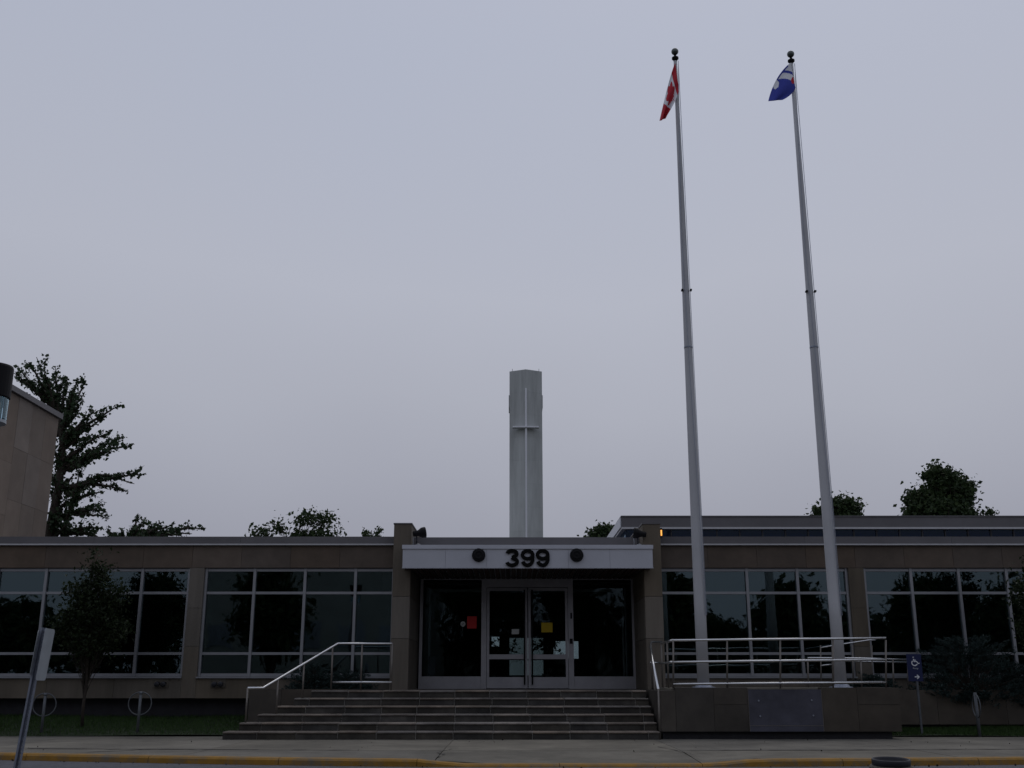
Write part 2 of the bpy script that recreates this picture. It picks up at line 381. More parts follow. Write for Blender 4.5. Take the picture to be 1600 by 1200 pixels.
# fins beside the entrance, of three stone blocks each
zf = [0.0, AZ(998, YP), AZ(932, YP), ZFIN]
for (x0, x1) in (finL, finR):
    for a, b2 in zip(zf, zf[1:]):
        obj('stone_panel', B(x0, x1, YP, 24.3, a + 0.003, b2 - 0.003, bev=0.006), M['stone'], bld)
    obj('joint_core', B(x0 + 0.01, x1 - 0.01, YP + 0.01, 24.28, 0, ZFIN - 0.02), M['joint'], bld)
    obj('coping', B(x0 - 0.012, x1 + 0.012, YP - 0.012, 24.32, ZFIN, ZFIN + 0.025), M['parapet'], bld)

def wing(xa, xb, piers, below):
    # fascia stones
    obj('joint_core', B(xa, xb, YW + 0.012, YW + 0.25, ZH + 0.012, ZD + 0.01), M['joint'], bld)
    x = xa
    while x < xb - 0.3:
        x2 = min(xb, x + 1.02)
        if xb - x2 < 0.35: x2 = xb
        obj('stone_panel', B(x + 0.003, x2 - 0.003, YW, YW + 0.24, ZH, ZD), M['brown'], bld)
        x = x2
    # parapet flashing in lengths
    x = xa
    while x < xb - 0.2:
        x2 = xb if xb - x < 3.3 else x + 3.05
        obj('parapet_sheet', B(x + 0.002, x2 - 0.002, YW - 0.06, YW + 0.35, ZD + 0.035, ZT), M['parapet'], bld)
        x = x2
    obj('drip_edge', B(xa, xb, YW - 0.075, YW + 0.2, ZD + 0.002, ZD + 0.032), M['trim'], bld)
    for (p0, p1) in piers:
        zz = [ZB, AZ(1010, YW), AZ(950, YW), ZH - 0.004]
        for a, b2 in zip(zz, zz[1:]):
            obj('stone_panel', B(p0, p1, YW - 0.004, YW + 0.3, a + 0.003, b2 - 0.003), M['stone'], bld)
        obj('joint_core', B(p0 + 0.01, p1 - 0.01, YW + 0.01, YW + 0.29, ZB, ZH), M['joint'], bld)
    # spandrel stones below the sill
    edges = [xa] + [e for p in piers for e in p] + [xb]
    for e0, e1 in zip(edges[::2], edges[1::2]):
        n = max(1, round((e1 - e0) / 1.3)); 
        for i in range(n):
            a, c = e0 + (e1 - e0) * i / n, e0 + (e1 - e0) * (i + 1) / n
            obj('stone_panel', B(a + 0.003, c - 0.003, YW, YW + 0.25, ZB, ZSILL - 0.03), M['stone'], bld)
        obj('joint_core', B(e0, e1, YW + 0.012, YW + 0.24, ZB + 0.01, ZSILL - 0.04), M['joint'], bld)
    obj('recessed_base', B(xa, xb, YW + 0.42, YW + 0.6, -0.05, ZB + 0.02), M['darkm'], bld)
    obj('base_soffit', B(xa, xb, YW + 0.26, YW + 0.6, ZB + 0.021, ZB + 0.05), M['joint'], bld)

def window(xs, zs=None, right_open=False):
    zs = zs or [ZSILL, Z2, Z1, ZH]
    fw, y0, y1 = 0.028, YW + 0.075, YW + 0.17
    f = bm_new()
    for i, x in enumerate(xs):
        hw = fw if 0 < i < len(xs) - 1 else 0.026
        xo = x + (0.028 if i == 0 else (-0.028 if i == len(xs) - 1 else 0))
        box(f, xo - hw, xo + hw, y0 - 0.02, y1, zs[0], zs[-1] - 0.006)
    for i, z in enumerate(zs):
        hz = 0.026 if 0 < i < len(zs) - 1 else 0.03
        zo = z + (0.03 if i == 0 else (-0.04 if i == len(zs) - 1 else 0))
        for a, c in zip(xs, xs[1:]):
            box(f, a + fw - 0.002, c - fw + 0.002, y0, y1 - 0.01, zo - hz, zo + hz)
    wn = obj('window', f, M['alu'], bld)
    obj('sill', B(xs[0], xs[-1], YW - 0.05, YW + 0.16, zs[0] - 0.034, zs[0] - 0.003), M['alu'], wn)
    for a, c in zip(xs, xs[1:]):
        for p, q in zip(zs, zs[1:]):
            b = B(a + 0.02, c - 0.02, y0 + 0.04, y0 + 0.05, p + 0.01, q - 0.01)
            o = obj('pane', b, M['glass'], wn)
W900 = lambda px: AX(px, 900, YW)
pierA = (W900(296.5), W900(319)); pierD = (W900(1326), W900(1350))
wing(XLw, finL[0] - 0.002, [pierA], True)
wing(finR[1] + 0.002, XRw, [pierD], False)
pitch = W900(219) - W900(143.5)
window([W900(296.5) - k * pitch for k in range(9, -1, -1)])
window([W900(319), W900(397), W900(476), W900(555), W900(634)][:4] + [finL[0] - 0.004])
window([finR[1] + 0.004, W900(1088), W900(1168), W900(1247), W900(1326)])
window([W900(1350) + k * (W900(1425) - W900(1350)) for k in range(7)])

# roof, side and back walls, floor (the inside one sees through the glass)
obj('roof_slab', B(XLw, XRw, YW + 0.36, 40.2, ZT - 0.35, ZT - 0.12), M['parapet'], bld)
obj('ceiling', B(XLw, finL[0] - 0.01, YW + 0.36, 40, ZH + 0.01, ZH + 0.03), M['inner'], bld)
obj('ceiling', B(finR[1] + 0.01, XRw, YW + 0.36, 40, ZH + 0.01, ZH + 0.03), M['inner'], bld)
obj('side_wall', B(XLw - 0.2, XLw - 0.002, YW, 40.2, -0.1, ZT - 0.01), M['stone'], bld)
obj('side_wall', B(XRw + 0.002, XRw + 0.2, YW, 40.2, -0.1, ZT - 0.01), M['stone'], bld)
obj('floor_slab', B(XLw + 0.01, XRw - 0.01, YW + 0.62, 40, 0.55, 0.80), M['innerfloor'], bld)
obj('inner_wall', B(XLw + 0.01, finL[0], 29, 29.2, 0.805, ZH), M['inner'], bld)
obj('inner_wall', B(finR[1], XRw - 0.01, 29, 29.2, 0.805, ZH), M['inner'], bld)
obj('inner_wall', B(finL[0] - 0.3, finL[0] - 0.01, YW + 0.4, 28.99, 0.805, ZH), M['inner'], bld)
obj('inner_wall', B(finR[1] + 0.01, finR[1] + 0.3, YW + 0.4, 28.99, 0.805, ZH), M['inner'], bld)
# lobby
lx0, lx1 = finL[1] - 0.4, finR[1] - 0.05
obj('lobby_wall', B(lx0 - 0.2, lx0, 24.31, 40, 0.805, ZH + 0.3), M['inner'], bld)
obj('lobby_wall', B(lx1, lx1 + 0.2, 24.31, 40, 0.805, ZH + 0.3), M['inner'], bld)
obj('lobby_ceiling', B(lx0, lx1, 24.3, 40, 3.05, 3.1), M['inner'], bld)
YB = 40.0
ops = [(767, 781, 1011, 994), (795, 850, 1056, 996), (864, 905, 1030, 1001)]
xe = XLw
for (pa, pb, pz0, pz1) in ops:
    a, c, p, q = AX(pa, 1020, YB), AX(pb, 1020, YB), AZ(pz0, YB), AZ(pz1, YB)
    obj('back_wall', B(xe, a, YB, YB + .2, -.1, ZT - .4), M['inner'], bld)
    obj('back_wall', B(a, c, YB + .001, YB + .2, q, ZT - .4), M['inner'], bld); obj('back_wall', B(a, c, YB + .001, YB + .2, -.1, p), M['inner'], bld)
    f = bm_new(); k = max(1, round((c - a) / .75))
    for t in range(k + 1): box(f, a + (c - a) * t / k - .025, a + (c - a) * t / k + .025, YB - .03, YB + .05, p, q)
    for z in ((p, q, p + (q - p) * .42) if q - p > .9 else (p, q)): box(f, a + .026, c - .026, YB - .02, YB + .04, z - .02, z + .02)
    wn = obj('window', f, M['darkm'], bld)
    obj('pane', B(a, c, YB + .06, YB + .066, p, q), M['doorglass'], wn)
    xe = c
obj('back_wall', B(xe, XRw, YB, YB + .2, -.1, ZT - .4), M['inner'], bld)

# wall above the entrance and its parapet
obj('parapet_sheet', B(finL[1] + 0.002, finR[0] - 0.002, YW + 0.2, YW + 0.6, AZ(851, YC) - 0.05, AZ(839.5, YW + .2)), M['parapet'], bld)
# canopy
cx0, cx1 = AX(629, 870, YC), AX(1020, 870, YC); cz0, cz1 = AZ(887, YC), AZ(851.5, YC); czt = AZ(858, YC)
can = obj('canopy', B(cx0 + 0.01, cx1 - 0.01, YC + 0.03, YP - 0.004, cz0 + 0.03, cz1 - 0.02), M['white'], bld)
obj('canopy_core', B(finL[1] + 0.004, finR[0] - 0.004, YP, YD - 0.05, cz0 + 0.04, cz1 - 0.02), M['white'], can)
seams = [cx0, AX(696, 870, YC), AX(760, 870, YC), AX(888, 870, YC), AX(953, 870, YC), cx1]
for a, c in zip(seams, seams[1:]):
    obj('fascia_panel', B(a + 0.002, c - 0.002, YC, YC + 0.028, cz0 + 0.004, czt), M['white'], can)
obj('fascia_side', B(cx0, cx0 + 0.009, YC + 0.03, YP - 0.004, cz0 + 0.004, czt), M['white'], can)
obj('fascia_side', B(cx1 - 0.009, cx1, YC + 0.03, YP - 0.004, cz0 + 0.004, czt), M['white'], can)
obj('gravel_stop', B(cx0 - 0.012, cx1 + 0.012, YC - 0.022, YP - 0.006, czt + 0.004, cz1), M['white'], can)
obj('lower_trim', B(cx0 - 0.004, cx1 + 0.004, YC - 0.006, YC + 0.03, cz0 - 0.012, cz0 + 0.002), M['white'], can)
n = 44
for i in range(n):
    x = cx0 + 0.04 + (cx1 - cx0 - 0.08) * (i + 0.5) / n; hw = (cx1 - cx0 - 0.08) / n * 0.36
    inside = finL[1] + 0.06 < x < finR[0] - 0.06
    obj('soffit_slat', B(x - hw, x + hw, YC + 0.032, (YD - 0.08) if inside else YP - 0.006, cz0 - 0.006, cz0 + 0.02), M['soffit'], can)

# entrance glazing
D = lambda px: AX(px, 1000, YD)
dz = lambda py: AZ(py, YD)
zh = cz0 + 0.03
ent = bm_new()
fy0, fy1 = YD - 0.06, YD + 0.06
LZ = LAND + 0.005
for a, c in ((655.5, 660), (752, 760), (888, 896), (988, 992.5)): box(ent, D(a), D(c), fy0, fy1, LZ, zh)
box(ent, D(660), D(752), fy0 + .005, fy1, zh - 0.05, zh); box(ent, D(896), D(988), fy0 + .005, fy1, zh - 0.05, zh)
box(ent, D(760), D(888), fy0 + .005, fy1, dz(918), zh)
ef = obj('entrance_frame', ent, M['dalu'], bld)
for a, c in ((660, 752), (896, 988)):
    obj('kick_panel', B(D(a) + .002, D(c) - .002, fy0 + 0.02, fy1 - 0.02, LZ, dz(1057)), M['dalu'], ef)
    obj('pane', B(D(a) - .01, D(c) + .01, YD - 0.005, YD + 0.005, dz(1057), zh - 0.04), M['doorglass'], ef)
for a, c, hx in ((760.6, 824, 819.5), (825.6, 887.4, 831.5)):
    d = bm_new(); x0, x1 = D(a), D(c); sw = 0.055; yy0, yy1 = YD - 0.035, YD + 0.015; zt = dz(919); zb = LZ + 0.012
    box(d, x0, x0 + sw, yy0, yy1, zb, zt); box(d, x1 - sw, x1, yy0, yy1, zb, zt)
    box(d, x0 + sw, x1 - sw, yy0 + .002, yy1 - .002, zb, dz(1058)); box(d, x0 + sw, x1 - sw, yy0 + .002, yy1 - .002, zt - 0.06, zt)
    box(d, x0 + sw, x1 - sw, yy0 + .002, yy1 - .002, dz(1030), dz(1022.5))
    dr = obj('door', d, M['dalu'], bld)
    obj('pane', B(x0 + sw - .01, x1 - sw + .01, YD - 0.012, YD - 0.004, dz(1023), zt - 0.05), M['doorglass'], dr)
    obj('pane', B(x0 + sw - .01, x1 - sw + .01, YD - 0.012, YD - 0.004, dz(1059), dz(1029)), M['doorglass'], dr)
    hb = T([(D(hx), YD - 0.1, dz(1070)), (D(hx), YD - 0.1, dz(922))], 0.017)
    for py in (1064, 990, 930): tube(hb, [(D(hx), YD - 0.1, dz(py)), (D(hx), YD - 0.03, dz(py))], 0.01, 6)
    obj('pull_handle', hb, M['black'], dr, smooth=True)
    obj('push_bar', B(x0 + sw, x1 - sw, YD + 0.02, YD + 0.06, dz(1027), dz(1024)), M['darkm'], dr)
obj('lock_box', B(D(890), D(894.5), fy0 - 0.03, fy0 - 0.001, dz(1006), dz(998)), M['black'], ef)
obj('lock_box', B(D(891.5), D(894), fy0 - 0.02, fy0 - 0.001, dz(967), dz(958)), M['black'], ef)
# inner vestibule posts seen behind the side panes
for a, c in ((666.5, 669.5), (976.5, 978.5), (981, 983)):
    obj('vestibule_post', B(D(a), D(c), YD + 0.5, YD + 0.56, 0.81, 2.98), M['alu'], bld)
obj('vestibule_rail', B(D(669.5), D(976), YD + 0.5, YD + 0.54, 2.90, 2.96), M['alu'], bld)

# ------------------------------------------------------------------ stairs
stairs = empty('staircase', (0, YS, 0), label='wide six step stone staircase leading up to the glass entrance doors', category='stairs')
RS, TR = LAND / 6, (YL - YS) / 5
xr_end = AX(1029, 1120, 19.3)
xl_px = [(347, 1150), (373, 1136), (402, 1122), (432, 1108), (459, 1096), (486, 1084)]
for i in range(6):
    yf = YS + i * TR; z0, z1 = i * RS, (i + 1) * RS
    xl = AX(*xl_px[i], yf)
    js = [xl] + [x for x in [0.29 + 0.67 * k for k in range(-12, 6)] if xl + 0.25 < x < xr_end - 0.2] + [xr_end]
    js = [js[0]] + [j + rnd.uniform(-0.03, 0.03) + 0.015 * (3 - i) for j in js[1:-1]] + [js[-1]]
    yb = yf + (TR + 0.05 if i < 5 else 1.0)
    for a, c in zip(js, js[1:]):
        dy, dzz = rnd.uniform(0, 0.008), rnd.uniform(-0.004, 0.003)
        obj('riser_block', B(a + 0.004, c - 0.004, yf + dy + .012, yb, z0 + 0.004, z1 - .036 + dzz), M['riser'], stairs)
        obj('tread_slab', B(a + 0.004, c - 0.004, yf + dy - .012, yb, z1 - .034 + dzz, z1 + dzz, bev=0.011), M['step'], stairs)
    obj('mortar_bed', B(xl + 0.03, xr_end - 0.01, yf + 0.027, yb, z0 - 0.02, z1 - 0.012), M['mortar'], stairs)
obj('landing_slab', B(AX(486, 1084, YL) + 0.05, xr_end, YL + 0.99, YD + 0.3, 0.3, LAND - 0.004), M['step'], stairs)

# planter wall left of the landing
pl = empty('planter_wall', (XL0, 21.3, 0), label='brown stone planter wall behind the left end of the stairs', category='planter wall')
px = [XL0, XL0 + 0.62, XL0 + 1.25, XL0 + 1.9, finL[0] - 0.01]
zpt = AZ(1077, 21.3)
for a, c in zip(px, px[1:]):
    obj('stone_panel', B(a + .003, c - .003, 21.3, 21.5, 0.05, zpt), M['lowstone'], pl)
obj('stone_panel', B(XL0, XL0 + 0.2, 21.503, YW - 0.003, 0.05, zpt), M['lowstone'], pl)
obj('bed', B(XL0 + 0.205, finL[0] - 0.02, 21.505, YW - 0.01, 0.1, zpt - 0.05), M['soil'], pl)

# ------------------------------------------------------------------ flagpole terrace
YT = 19.3
ter = empty('terrace_wall', (4, YT, 0), label='stone faced terrace wall right of the stairs carrying the flagpoles', category='wall')
tx = lambda px: AX(px, 1110, YT)
zt1, zt0 = AZ(1074.5, YT), AZ(1143, YT)
zmid = AZ(1101, YT)
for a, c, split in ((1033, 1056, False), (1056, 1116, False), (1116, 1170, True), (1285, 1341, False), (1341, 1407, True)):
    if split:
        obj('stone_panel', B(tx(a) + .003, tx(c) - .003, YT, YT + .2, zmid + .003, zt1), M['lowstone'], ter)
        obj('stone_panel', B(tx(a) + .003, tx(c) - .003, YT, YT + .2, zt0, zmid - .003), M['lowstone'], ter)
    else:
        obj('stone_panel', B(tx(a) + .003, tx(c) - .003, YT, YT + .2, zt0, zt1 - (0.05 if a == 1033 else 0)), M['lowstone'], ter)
obj('joint_core', B(tx(1034), tx(1406), YT + .012, YT + .19, zt0 + .01, zt1 - .06), M['joint'], ter)
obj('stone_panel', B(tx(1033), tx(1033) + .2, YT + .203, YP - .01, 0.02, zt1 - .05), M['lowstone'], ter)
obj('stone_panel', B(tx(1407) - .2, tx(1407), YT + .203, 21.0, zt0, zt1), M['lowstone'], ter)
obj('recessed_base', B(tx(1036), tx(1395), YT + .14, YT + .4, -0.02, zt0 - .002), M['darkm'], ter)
obj('terrace_paving', B(tx(1033) + .205, tx(1407) - .205, YT + .205, YW - .004, 0.2, zt1 - .012), M['concrete'], ter)
# raised bed on the right of it
bed = empty('raised_bed', (9, 21, 0), label='low stone retaining wall of the juniper bed at right', category='planter wall')
YR = 21.0; zr1, zr0 = AZ(1078, YR), AZ(1132, YR)
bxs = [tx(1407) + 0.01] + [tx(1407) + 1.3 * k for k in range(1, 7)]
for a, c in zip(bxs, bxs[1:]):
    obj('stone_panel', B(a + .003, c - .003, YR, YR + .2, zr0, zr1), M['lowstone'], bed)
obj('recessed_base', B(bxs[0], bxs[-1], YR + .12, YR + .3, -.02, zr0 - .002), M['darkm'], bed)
obj('bed', B(bxs[0], bxs[-1], YR + .203, YW - .01, .3, zr1 - .04), M['soil'], bed)

# plaque
pq = empty('plaque', (tx(1227), YT, zt0), label='blue grey slate plaque with four bolts set in the terrace wall', category='plaque')
obj('slab', B(tx(1170) + .004, tx(1285) - .004, YT - .012, YT + .18, zt0 + .1, zt1 - .03), M['plaque'], pq)
obj('lower_strip', B(tx(1170) + .004, tx(1285) - .004, YT - .012, YT + .18, zt0, zt0 + .092), M['plaque'], pq)
obj('edge_bead', B(tx(1170), tx(1285), YT - .016, YT + .1, zt0 + .0925, zt0 + .0995), M['post'], pq)
obj('edge_bead', B(tx(1170) - .003, tx(1170) + .003, YT - .014, YT + .1, zt0, zt1 - .03), M['post'], pq)
obj('edge_bead', B(tx(1285) - .003, tx(1285) + .003, YT - .014, YT + .1, zt0, zt1 - .03), M['post'], pq)
for a, py in ((1186, 1095), (1269, 1094), (1187, 1119), (1270, 1118)):
    b = bm_new(); bmesh.ops.create_cone(b, cap_ends=True, segments=12, radius1=.016, radius2=.012, depth=.02)
    bmesh.ops.rotate(b, verts=b.verts, matrix=Matrix.Rotation(R(90), 3, 'X')); bmesh.ops.translate(b, verts=b.verts, vec=(tx(a), YT - .02, AZ(py, YT)))
    obj('bolt', b, M['galv'], pq)

# ------------------------------------------------------------------ railings
def railing(name, label, rails, posts, r=0.021, rp=0.017, mat_=None, group=None):
    e = empty(name, rails[0][0], label=label, category='railing', group=group)
    for pts in rails: obj('rail', T(pts, r, 10), M['steel'], e, smooth=True)
    for a, b2 in posts: obj('post', T([a, b2], rp, 8), M['post'], e, smooth=True)
    return e
YH = 21.12
def sl(px, py, Y): return at(px, py, Y)
P0, P1 = sl(613, 1005.5, YH), sl(528, 1005.5, YH)
P2, P3 = sl(411, 1075, 19.85), sl(387, 1075, 19.62)
def on(p, q, t): return p.lerp(q, t)
low = [sl(520, 1066, YH), sl(612, 1066, YH)]
def foot(p, z): return Vector((p.x, p.y, z))
pA, pB = on(P2, P1, 0.19), on(P2, P1, 0.53)
railing('stair_railing', 'tubular steel handrail climbing the left end of the stairs', [[P0, P1, P2, P3], low],
        [(P0, foot(P0, LAND)), (sl(566, 1005.5, YH), foot(sl(566, 1005.5, YH), LAND)), (sl(520, 1011, YH), foot(sl(520, 1011, YH), LAND)),
         (pB, foot(pB, LAND - RS)), (pA, foot(pA, 3 * RS)), (P3, foot(P3, 2 * RS))])
q0, q1 = sl(1017, 1003, 21.6), sl(1016, 1010, 21.3)
q2 = sl(1028.5, 1077, 19.22)
q1b = sl(1034, 1003, 21.85)
railing('stair_railing', 'tubular steel handrail running down the right side of the stairs',
        [[q1b, q0, q1, q2], [sl(1016, 1035.5, 21.6), sl(1034, 1035.5, 21.85)]], [(q2, foot(q2, 0.0)), (q0, foot(q0, LAND)), (on(q1, q2, .5), foot(on(q1, q2, .5), 0.4))])
YRL = YT + 0.1
tr = [[sl(1052, 1000.5, YRL), sl(1384, 997, YRL)], [sl(1052, 1034.5, YRL), sl(1384, 1030.5, YRL)], [sl(1052, 1069, YRL), sl(1384, 1066, YRL)]]
tp = []
for px_ in (1052, 1136, 1219, 1301.5, 1384):
    p = sl(px_, 1000, YRL); tp.append((p, foot(sl(px_, 1070, YRL), zt1 - .01)))
YRB = YRL + 1.6
tr += [[tr[0][0], Vector((tr[0][0].x, YRB, tr[0][0].z))], [tr[1][0], Vector((tr[1][0].x, YRB, tr[1][0].z))]]
for yy in (YRL + .8, YRB): tp.append((Vector((tr[0][0].x, yy, tr[0][0].z)), Vector((tr[0][0].x, yy, zt1 - .012))))
railing('terrace_railing', 'three bar steel railing along the terrace in front of the flagpoles', tr, tp)
Yr = 21.4
railing('ramp_railing', 'low double steel rail of the wheelchair ramp behind the right flagpole',
        [[sl(1262, 1028, Yr), sl(1345, 1028.5, Yr), sl(1419, 1031, Yr)], [sl(1262, 1031.5, Yr + .5), sl(1416, 1035, Yr + .5)]],
        [(sl(p, 1030, Yr), foot(sl(p, 1060, Yr), zr1 - .02)) for p in (1262, 1303, 1345, 1395, 1418)], r=.018)
railing('ramp_railing', 'sloping steel rail of the wheelchair ramp close to the windows',
        [[sl(1282, 1012, Yr + .4), sl(1300, 1009, Yr + .4), sl(1358, 1000, Yr + .4), sl(1368, 1000, Yr + .4)], [sl(1282, 1040, Yr + .4), sl(1300, 1038, Yr + .4)]],
        [(sl(p, 1008, Yr + .4), foot(sl(p, 1060, Yr + .4), zr1 - .02)) for p in (1282, 1300, 1332, 1362)], r=.014, rp=.014)

# ------------------------------------------------------------------ fixtures on the building
num = empty('house_number', (AX(824, 870, YC), YC, cz0), label='bold black numerals 399 on the white canopy fascia', category='numerals')
def arc(cx, cy, rx, ry, a0, a1, n=18): return [(cx + rx * math.cos(R(a0 + (a1 - a0) * k / n)), cy + ry * math.sin(R(a0 + (a1 - a0) * k / n))) for k in range(n + 1)]
def ribbon(bm, pts, wd, y0, y1, closed=False):
    n = len(pts); L_, R_ = [], []
    for i in range(n):
        p, q = pts[(i - 1) % n if closed else max(i - 1, 0)], pts[(i + 1) % n if closed else min(i + 1, n - 1)]
        d = Vector((q[0] - p[0], q[1] - p[1])).normalized() * wd / 2
        for lst, sgn in ((L_, 1), (R_, -1)):
            x, z = pts[i][0] - sgn * d.y, pts[i][1] + sgn * d.x
            lst.append((bm.verts.new((x, y0, z)), bm.verts.new((x, y1, z))))
    m = n if closed else n - 1
    for i in range(m):
        k = (i + 1) % n
        bm.faces.new((L_[i][0], L_[k][0], R_[k][0], R_[i][0])); bm.faces.new((L_[i][1], R_[i][1], R_[k][1], L_[k][1]))
        bm.faces.new((L_[i][0], L_[i][1], L_[k][1], L_[k][0])); bm.faces.new((R_[i][0], R_[k][0], R_[k][1], R_[i][1]))
    if not closed:
        bm.faces.new((L_[0][0], R_[0][0], R_[0][1], L_[0][1])); bm.faces.new((L_[-1][0], L_[-1][1], R_[-1][1], R_[-1][0]))
nh_ = AZ(858.0, YC) - AZ(886.3, YC); nw_ = AX(811, 872, YC) - AX(789.3, 872, YC); sw_ = nh_ * .205
for ch, px_ in (('3', 789.3), ('9', 813.4), ('9', 837)):
    X0, Z0 = AX(px_, 872, YC), AZ(886.3, YC); b = bm_new(); hx, cx_ = nw_ / 2 - sw_ / 2, X0 + nw_ / 2
    if ch == '3':
        rt = (nh_ * .53 - sw_) / 2; rb = (nh_ * .58 - sw_) / 2
        ct_, cb_ = Z0 + nh_ - sw_ / 2 - rt, Z0 + sw_ / 2 + rb
        ribbon(b, arc(cx_, ct_, hx * .93, rt, 172, -62) + [(cx_ + hx * .05, Z0 + nh_ * .525)], sw_, YC - .042, YC - .012)
        ribbon(b, [(cx_ - hx * .1, Z0 + nh_ * .53)] + arc(cx_, cb_, hx, rb, 78, -172), sw_, YC - .0415, YC - .0125)
    else:
        ru = (nh_ * .64 - sw_) / 2; cu_ = Z0 + nh_ - sw_ / 2 - ru
        ribbon(b, arc(cx_, cu_, hx, ru, 0, 350, 35), sw_ * .98, YC - .042, YC - .012, closed=True)
        ribbon(b, [(cx_ + hx, cu_), (cx_ + hx, Z0 + nh_ * .5)] + arc(cx_, Z0 + nh_ * .42, hx, nh_ * .42 - sw_ / 2, 0, -160), sw_, YC - .0415, YC - .0125)
    obj('numeral', fix(b), M['numeral'], num)
for px_, side in ((748, 'left'), (901, 'right')):
    e = empty('fascia_lamp', at(px_, 868, YC), label='round black dome lamp on the canopy fascia %s of the numerals' % side, category='lamp', group='round lamps on the canopy')
    c = at(px_, 867.5, YC); b = bm_new(); lathe(b, (0, 0, 0), [(.126, 0), (.130, .02), (.126, .04), (.112, .055), (.108, .05), (.09, .062), (.06, .072), (.056, .066), (.03, .074), (.004, .076)], 28)
    bmesh.ops.rotate(b, verts=b.verts, matrix=Matrix.Rotation(R(90), 3, 'X')); bmesh.ops.translate(b, verts=b.verts, vec=(c.x, YC - .024, c.z))
    obj('dome', b, M['black'], e, smooth=True)
    b = bm_new(); lathe(b, (0, 0, 0), [(.136, 0), (.136, .022), (.12, .023)], 28)
    bmesh.ops.rotate(b, verts=b.verts, matrix=Matrix.Rotation(R(90), 3, 'X')); bmesh.ops.translate(b, verts=b.verts, vec=(c.x, YC - .0005, c.z))
    obj('rim', b, M['darkm'], e, smooth=True)

def flood(px_, py_, yaw, label):
    Yf = YC + 0.3
    c = at(px_, py_, Yf); e = empty('floodlight', (c.x, Yf, cz1), label=label, category='floodlight', group='floodlights on the canopy roof')
    h = bm_new(); lathe(h, (0, 0, 0), [(.035, -.13), (.055, -.12), (.062, -.02), (.105, .05), (.112, .12), (.104, .135), (.09, .11)], 20)
    rot = Matrix.Rotation(yaw, 4, 'Z') @ Matrix.Rotation(R(80), 4, 'Y')
    bmesh.ops.transform(h, matrix=Matrix.Translation(c) @ rot, verts=h.verts)
    obj('lamp_head', h, M['black'], e, smooth=True)
    obj('bracket', T([(c.x - .05, Yf, cz1 - .01), (c.x - .05, Yf, c.z - .04), (c.x, Yf, c.z)], .014, 8), M['darkm'], e, smooth=True)
    obj('conduit', T([(c.x - .12, Yf + .04, cz1 - .01), (c.x - .12, Yf + .04, c.z - .09), (c.x - .05, Yf, c.z - .08)], .012, 8), M['alu'], e, smooth=True)
    b = bm_new(); lathe(b, (c.x - .02, Yf, cz1), [(.06, -.01), (.06, .02), (.045, .05), (.02, .06)], 16); obj('base', b, M['alu'], e, smooth=True)
flood(655, 833, R(12), 'black floodlight on the canopy roof beside the left fin, against the sky')
flood(1000, 834, R(175), 'black floodlight on the canopy roof beside the right fin, against dark glazing')

e = empty('wall_lamp', at(1036, 835, YP), label='small lit amber lamp on the side of the right entrance fin', category='lamp')
c = at(1036.5, 833, YP + .1)
obj('housing', B(finR[1] + .013, finR[1] + .05, YP + .05, YP + .16, c.z - .1, c.z + .1), M['darkm'], e)
obj('lens', B(finR[1] + .013, finR[1] + .04, YP + .02, YP + .048, c.z - .06, c.z + .055), M['lit'], e)

for px_, lab in ((253, 'left of the stone pier'), (342, 'right of the stone pier')):
    c = at(px_, 1068, YW); e = empty('pipe_inlet', c, label='twin capped pipe inlet low on the wall ' + lab, category='pipe inlet', group='pipe inlets on the wall')
    obj('back_plate', B(c.x - .16, c.x + .14, YW - .012, YW + .01, c.z - .08, c.z + .09), M['stone'], e)
    for s in (-.065, .06):
        b = bm_new(); lathe(b, (0, 0, 0), [(.035, 0), (.035, .09), (.052, .092), (.052, .13), (.04, .14)], 14)
        bmesh.ops.rotate(b, verts=b.verts, matrix=Matrix.Rotation(R(98), 3, 'X')); bmesh.ops.translate(b, verts=b.verts, vec=(c.x + s, YW - .01, c.z))
        obj('cap', b, M['darkm'], e, smooth=True)

# notices behind / on the entrance glass
def notice(name, label, px0, px1, py0, py1, m, cat='notice', y=None):
    y = y or YD - .02
    return obj(name, B(D(px0), D(px1), y, y + .006, dz(py1), dz(py0)), M[m], label=label, category=cat)
notice('notice', 'red paper notice on the left glass panel beside the doors', 729.5, 744.5, 963, 982, 'redpaper')
notice('notice', 'yellow paper notice on the right door glass', 846, 863.5, 973, 988, 'yellowp')
notice('notice', 'small pale sticker on the left door glass', 799.5, 811, 983, 991, 'whitep')
b = bm_new(); lathe(b, (0, 0, 0), [(.058, 0), (.058, .006)], 24); bmesh.ops.rotate(b, verts=b.verts, matrix=Matrix.Rotation(R(90), 3, 'X'))
c = at(723.5, 975, YD); bmesh.ops.translate(b, verts=b.verts, vec=(c.x, YD - .012, c.z))
st = obj('sticker', b, M['whitep'], label='round pale sticker on the left glass panel next to the red notice', category='sticker')
b = bm_new(); tube(b, [(c.x - .02, YD - .0205, c.z + .005), (c.x - .004, YD - .0205, c.z - .016), (c.x + .026, YD - .0205, c.z + .026)], .005, 5); obj('tick_mark', b, M['darkm'], st)
notice('notice_stand', 'grey board standing inside the left glass panel', 668, 679, 1025, 1055, 'plaque', 'board', YD + .35)

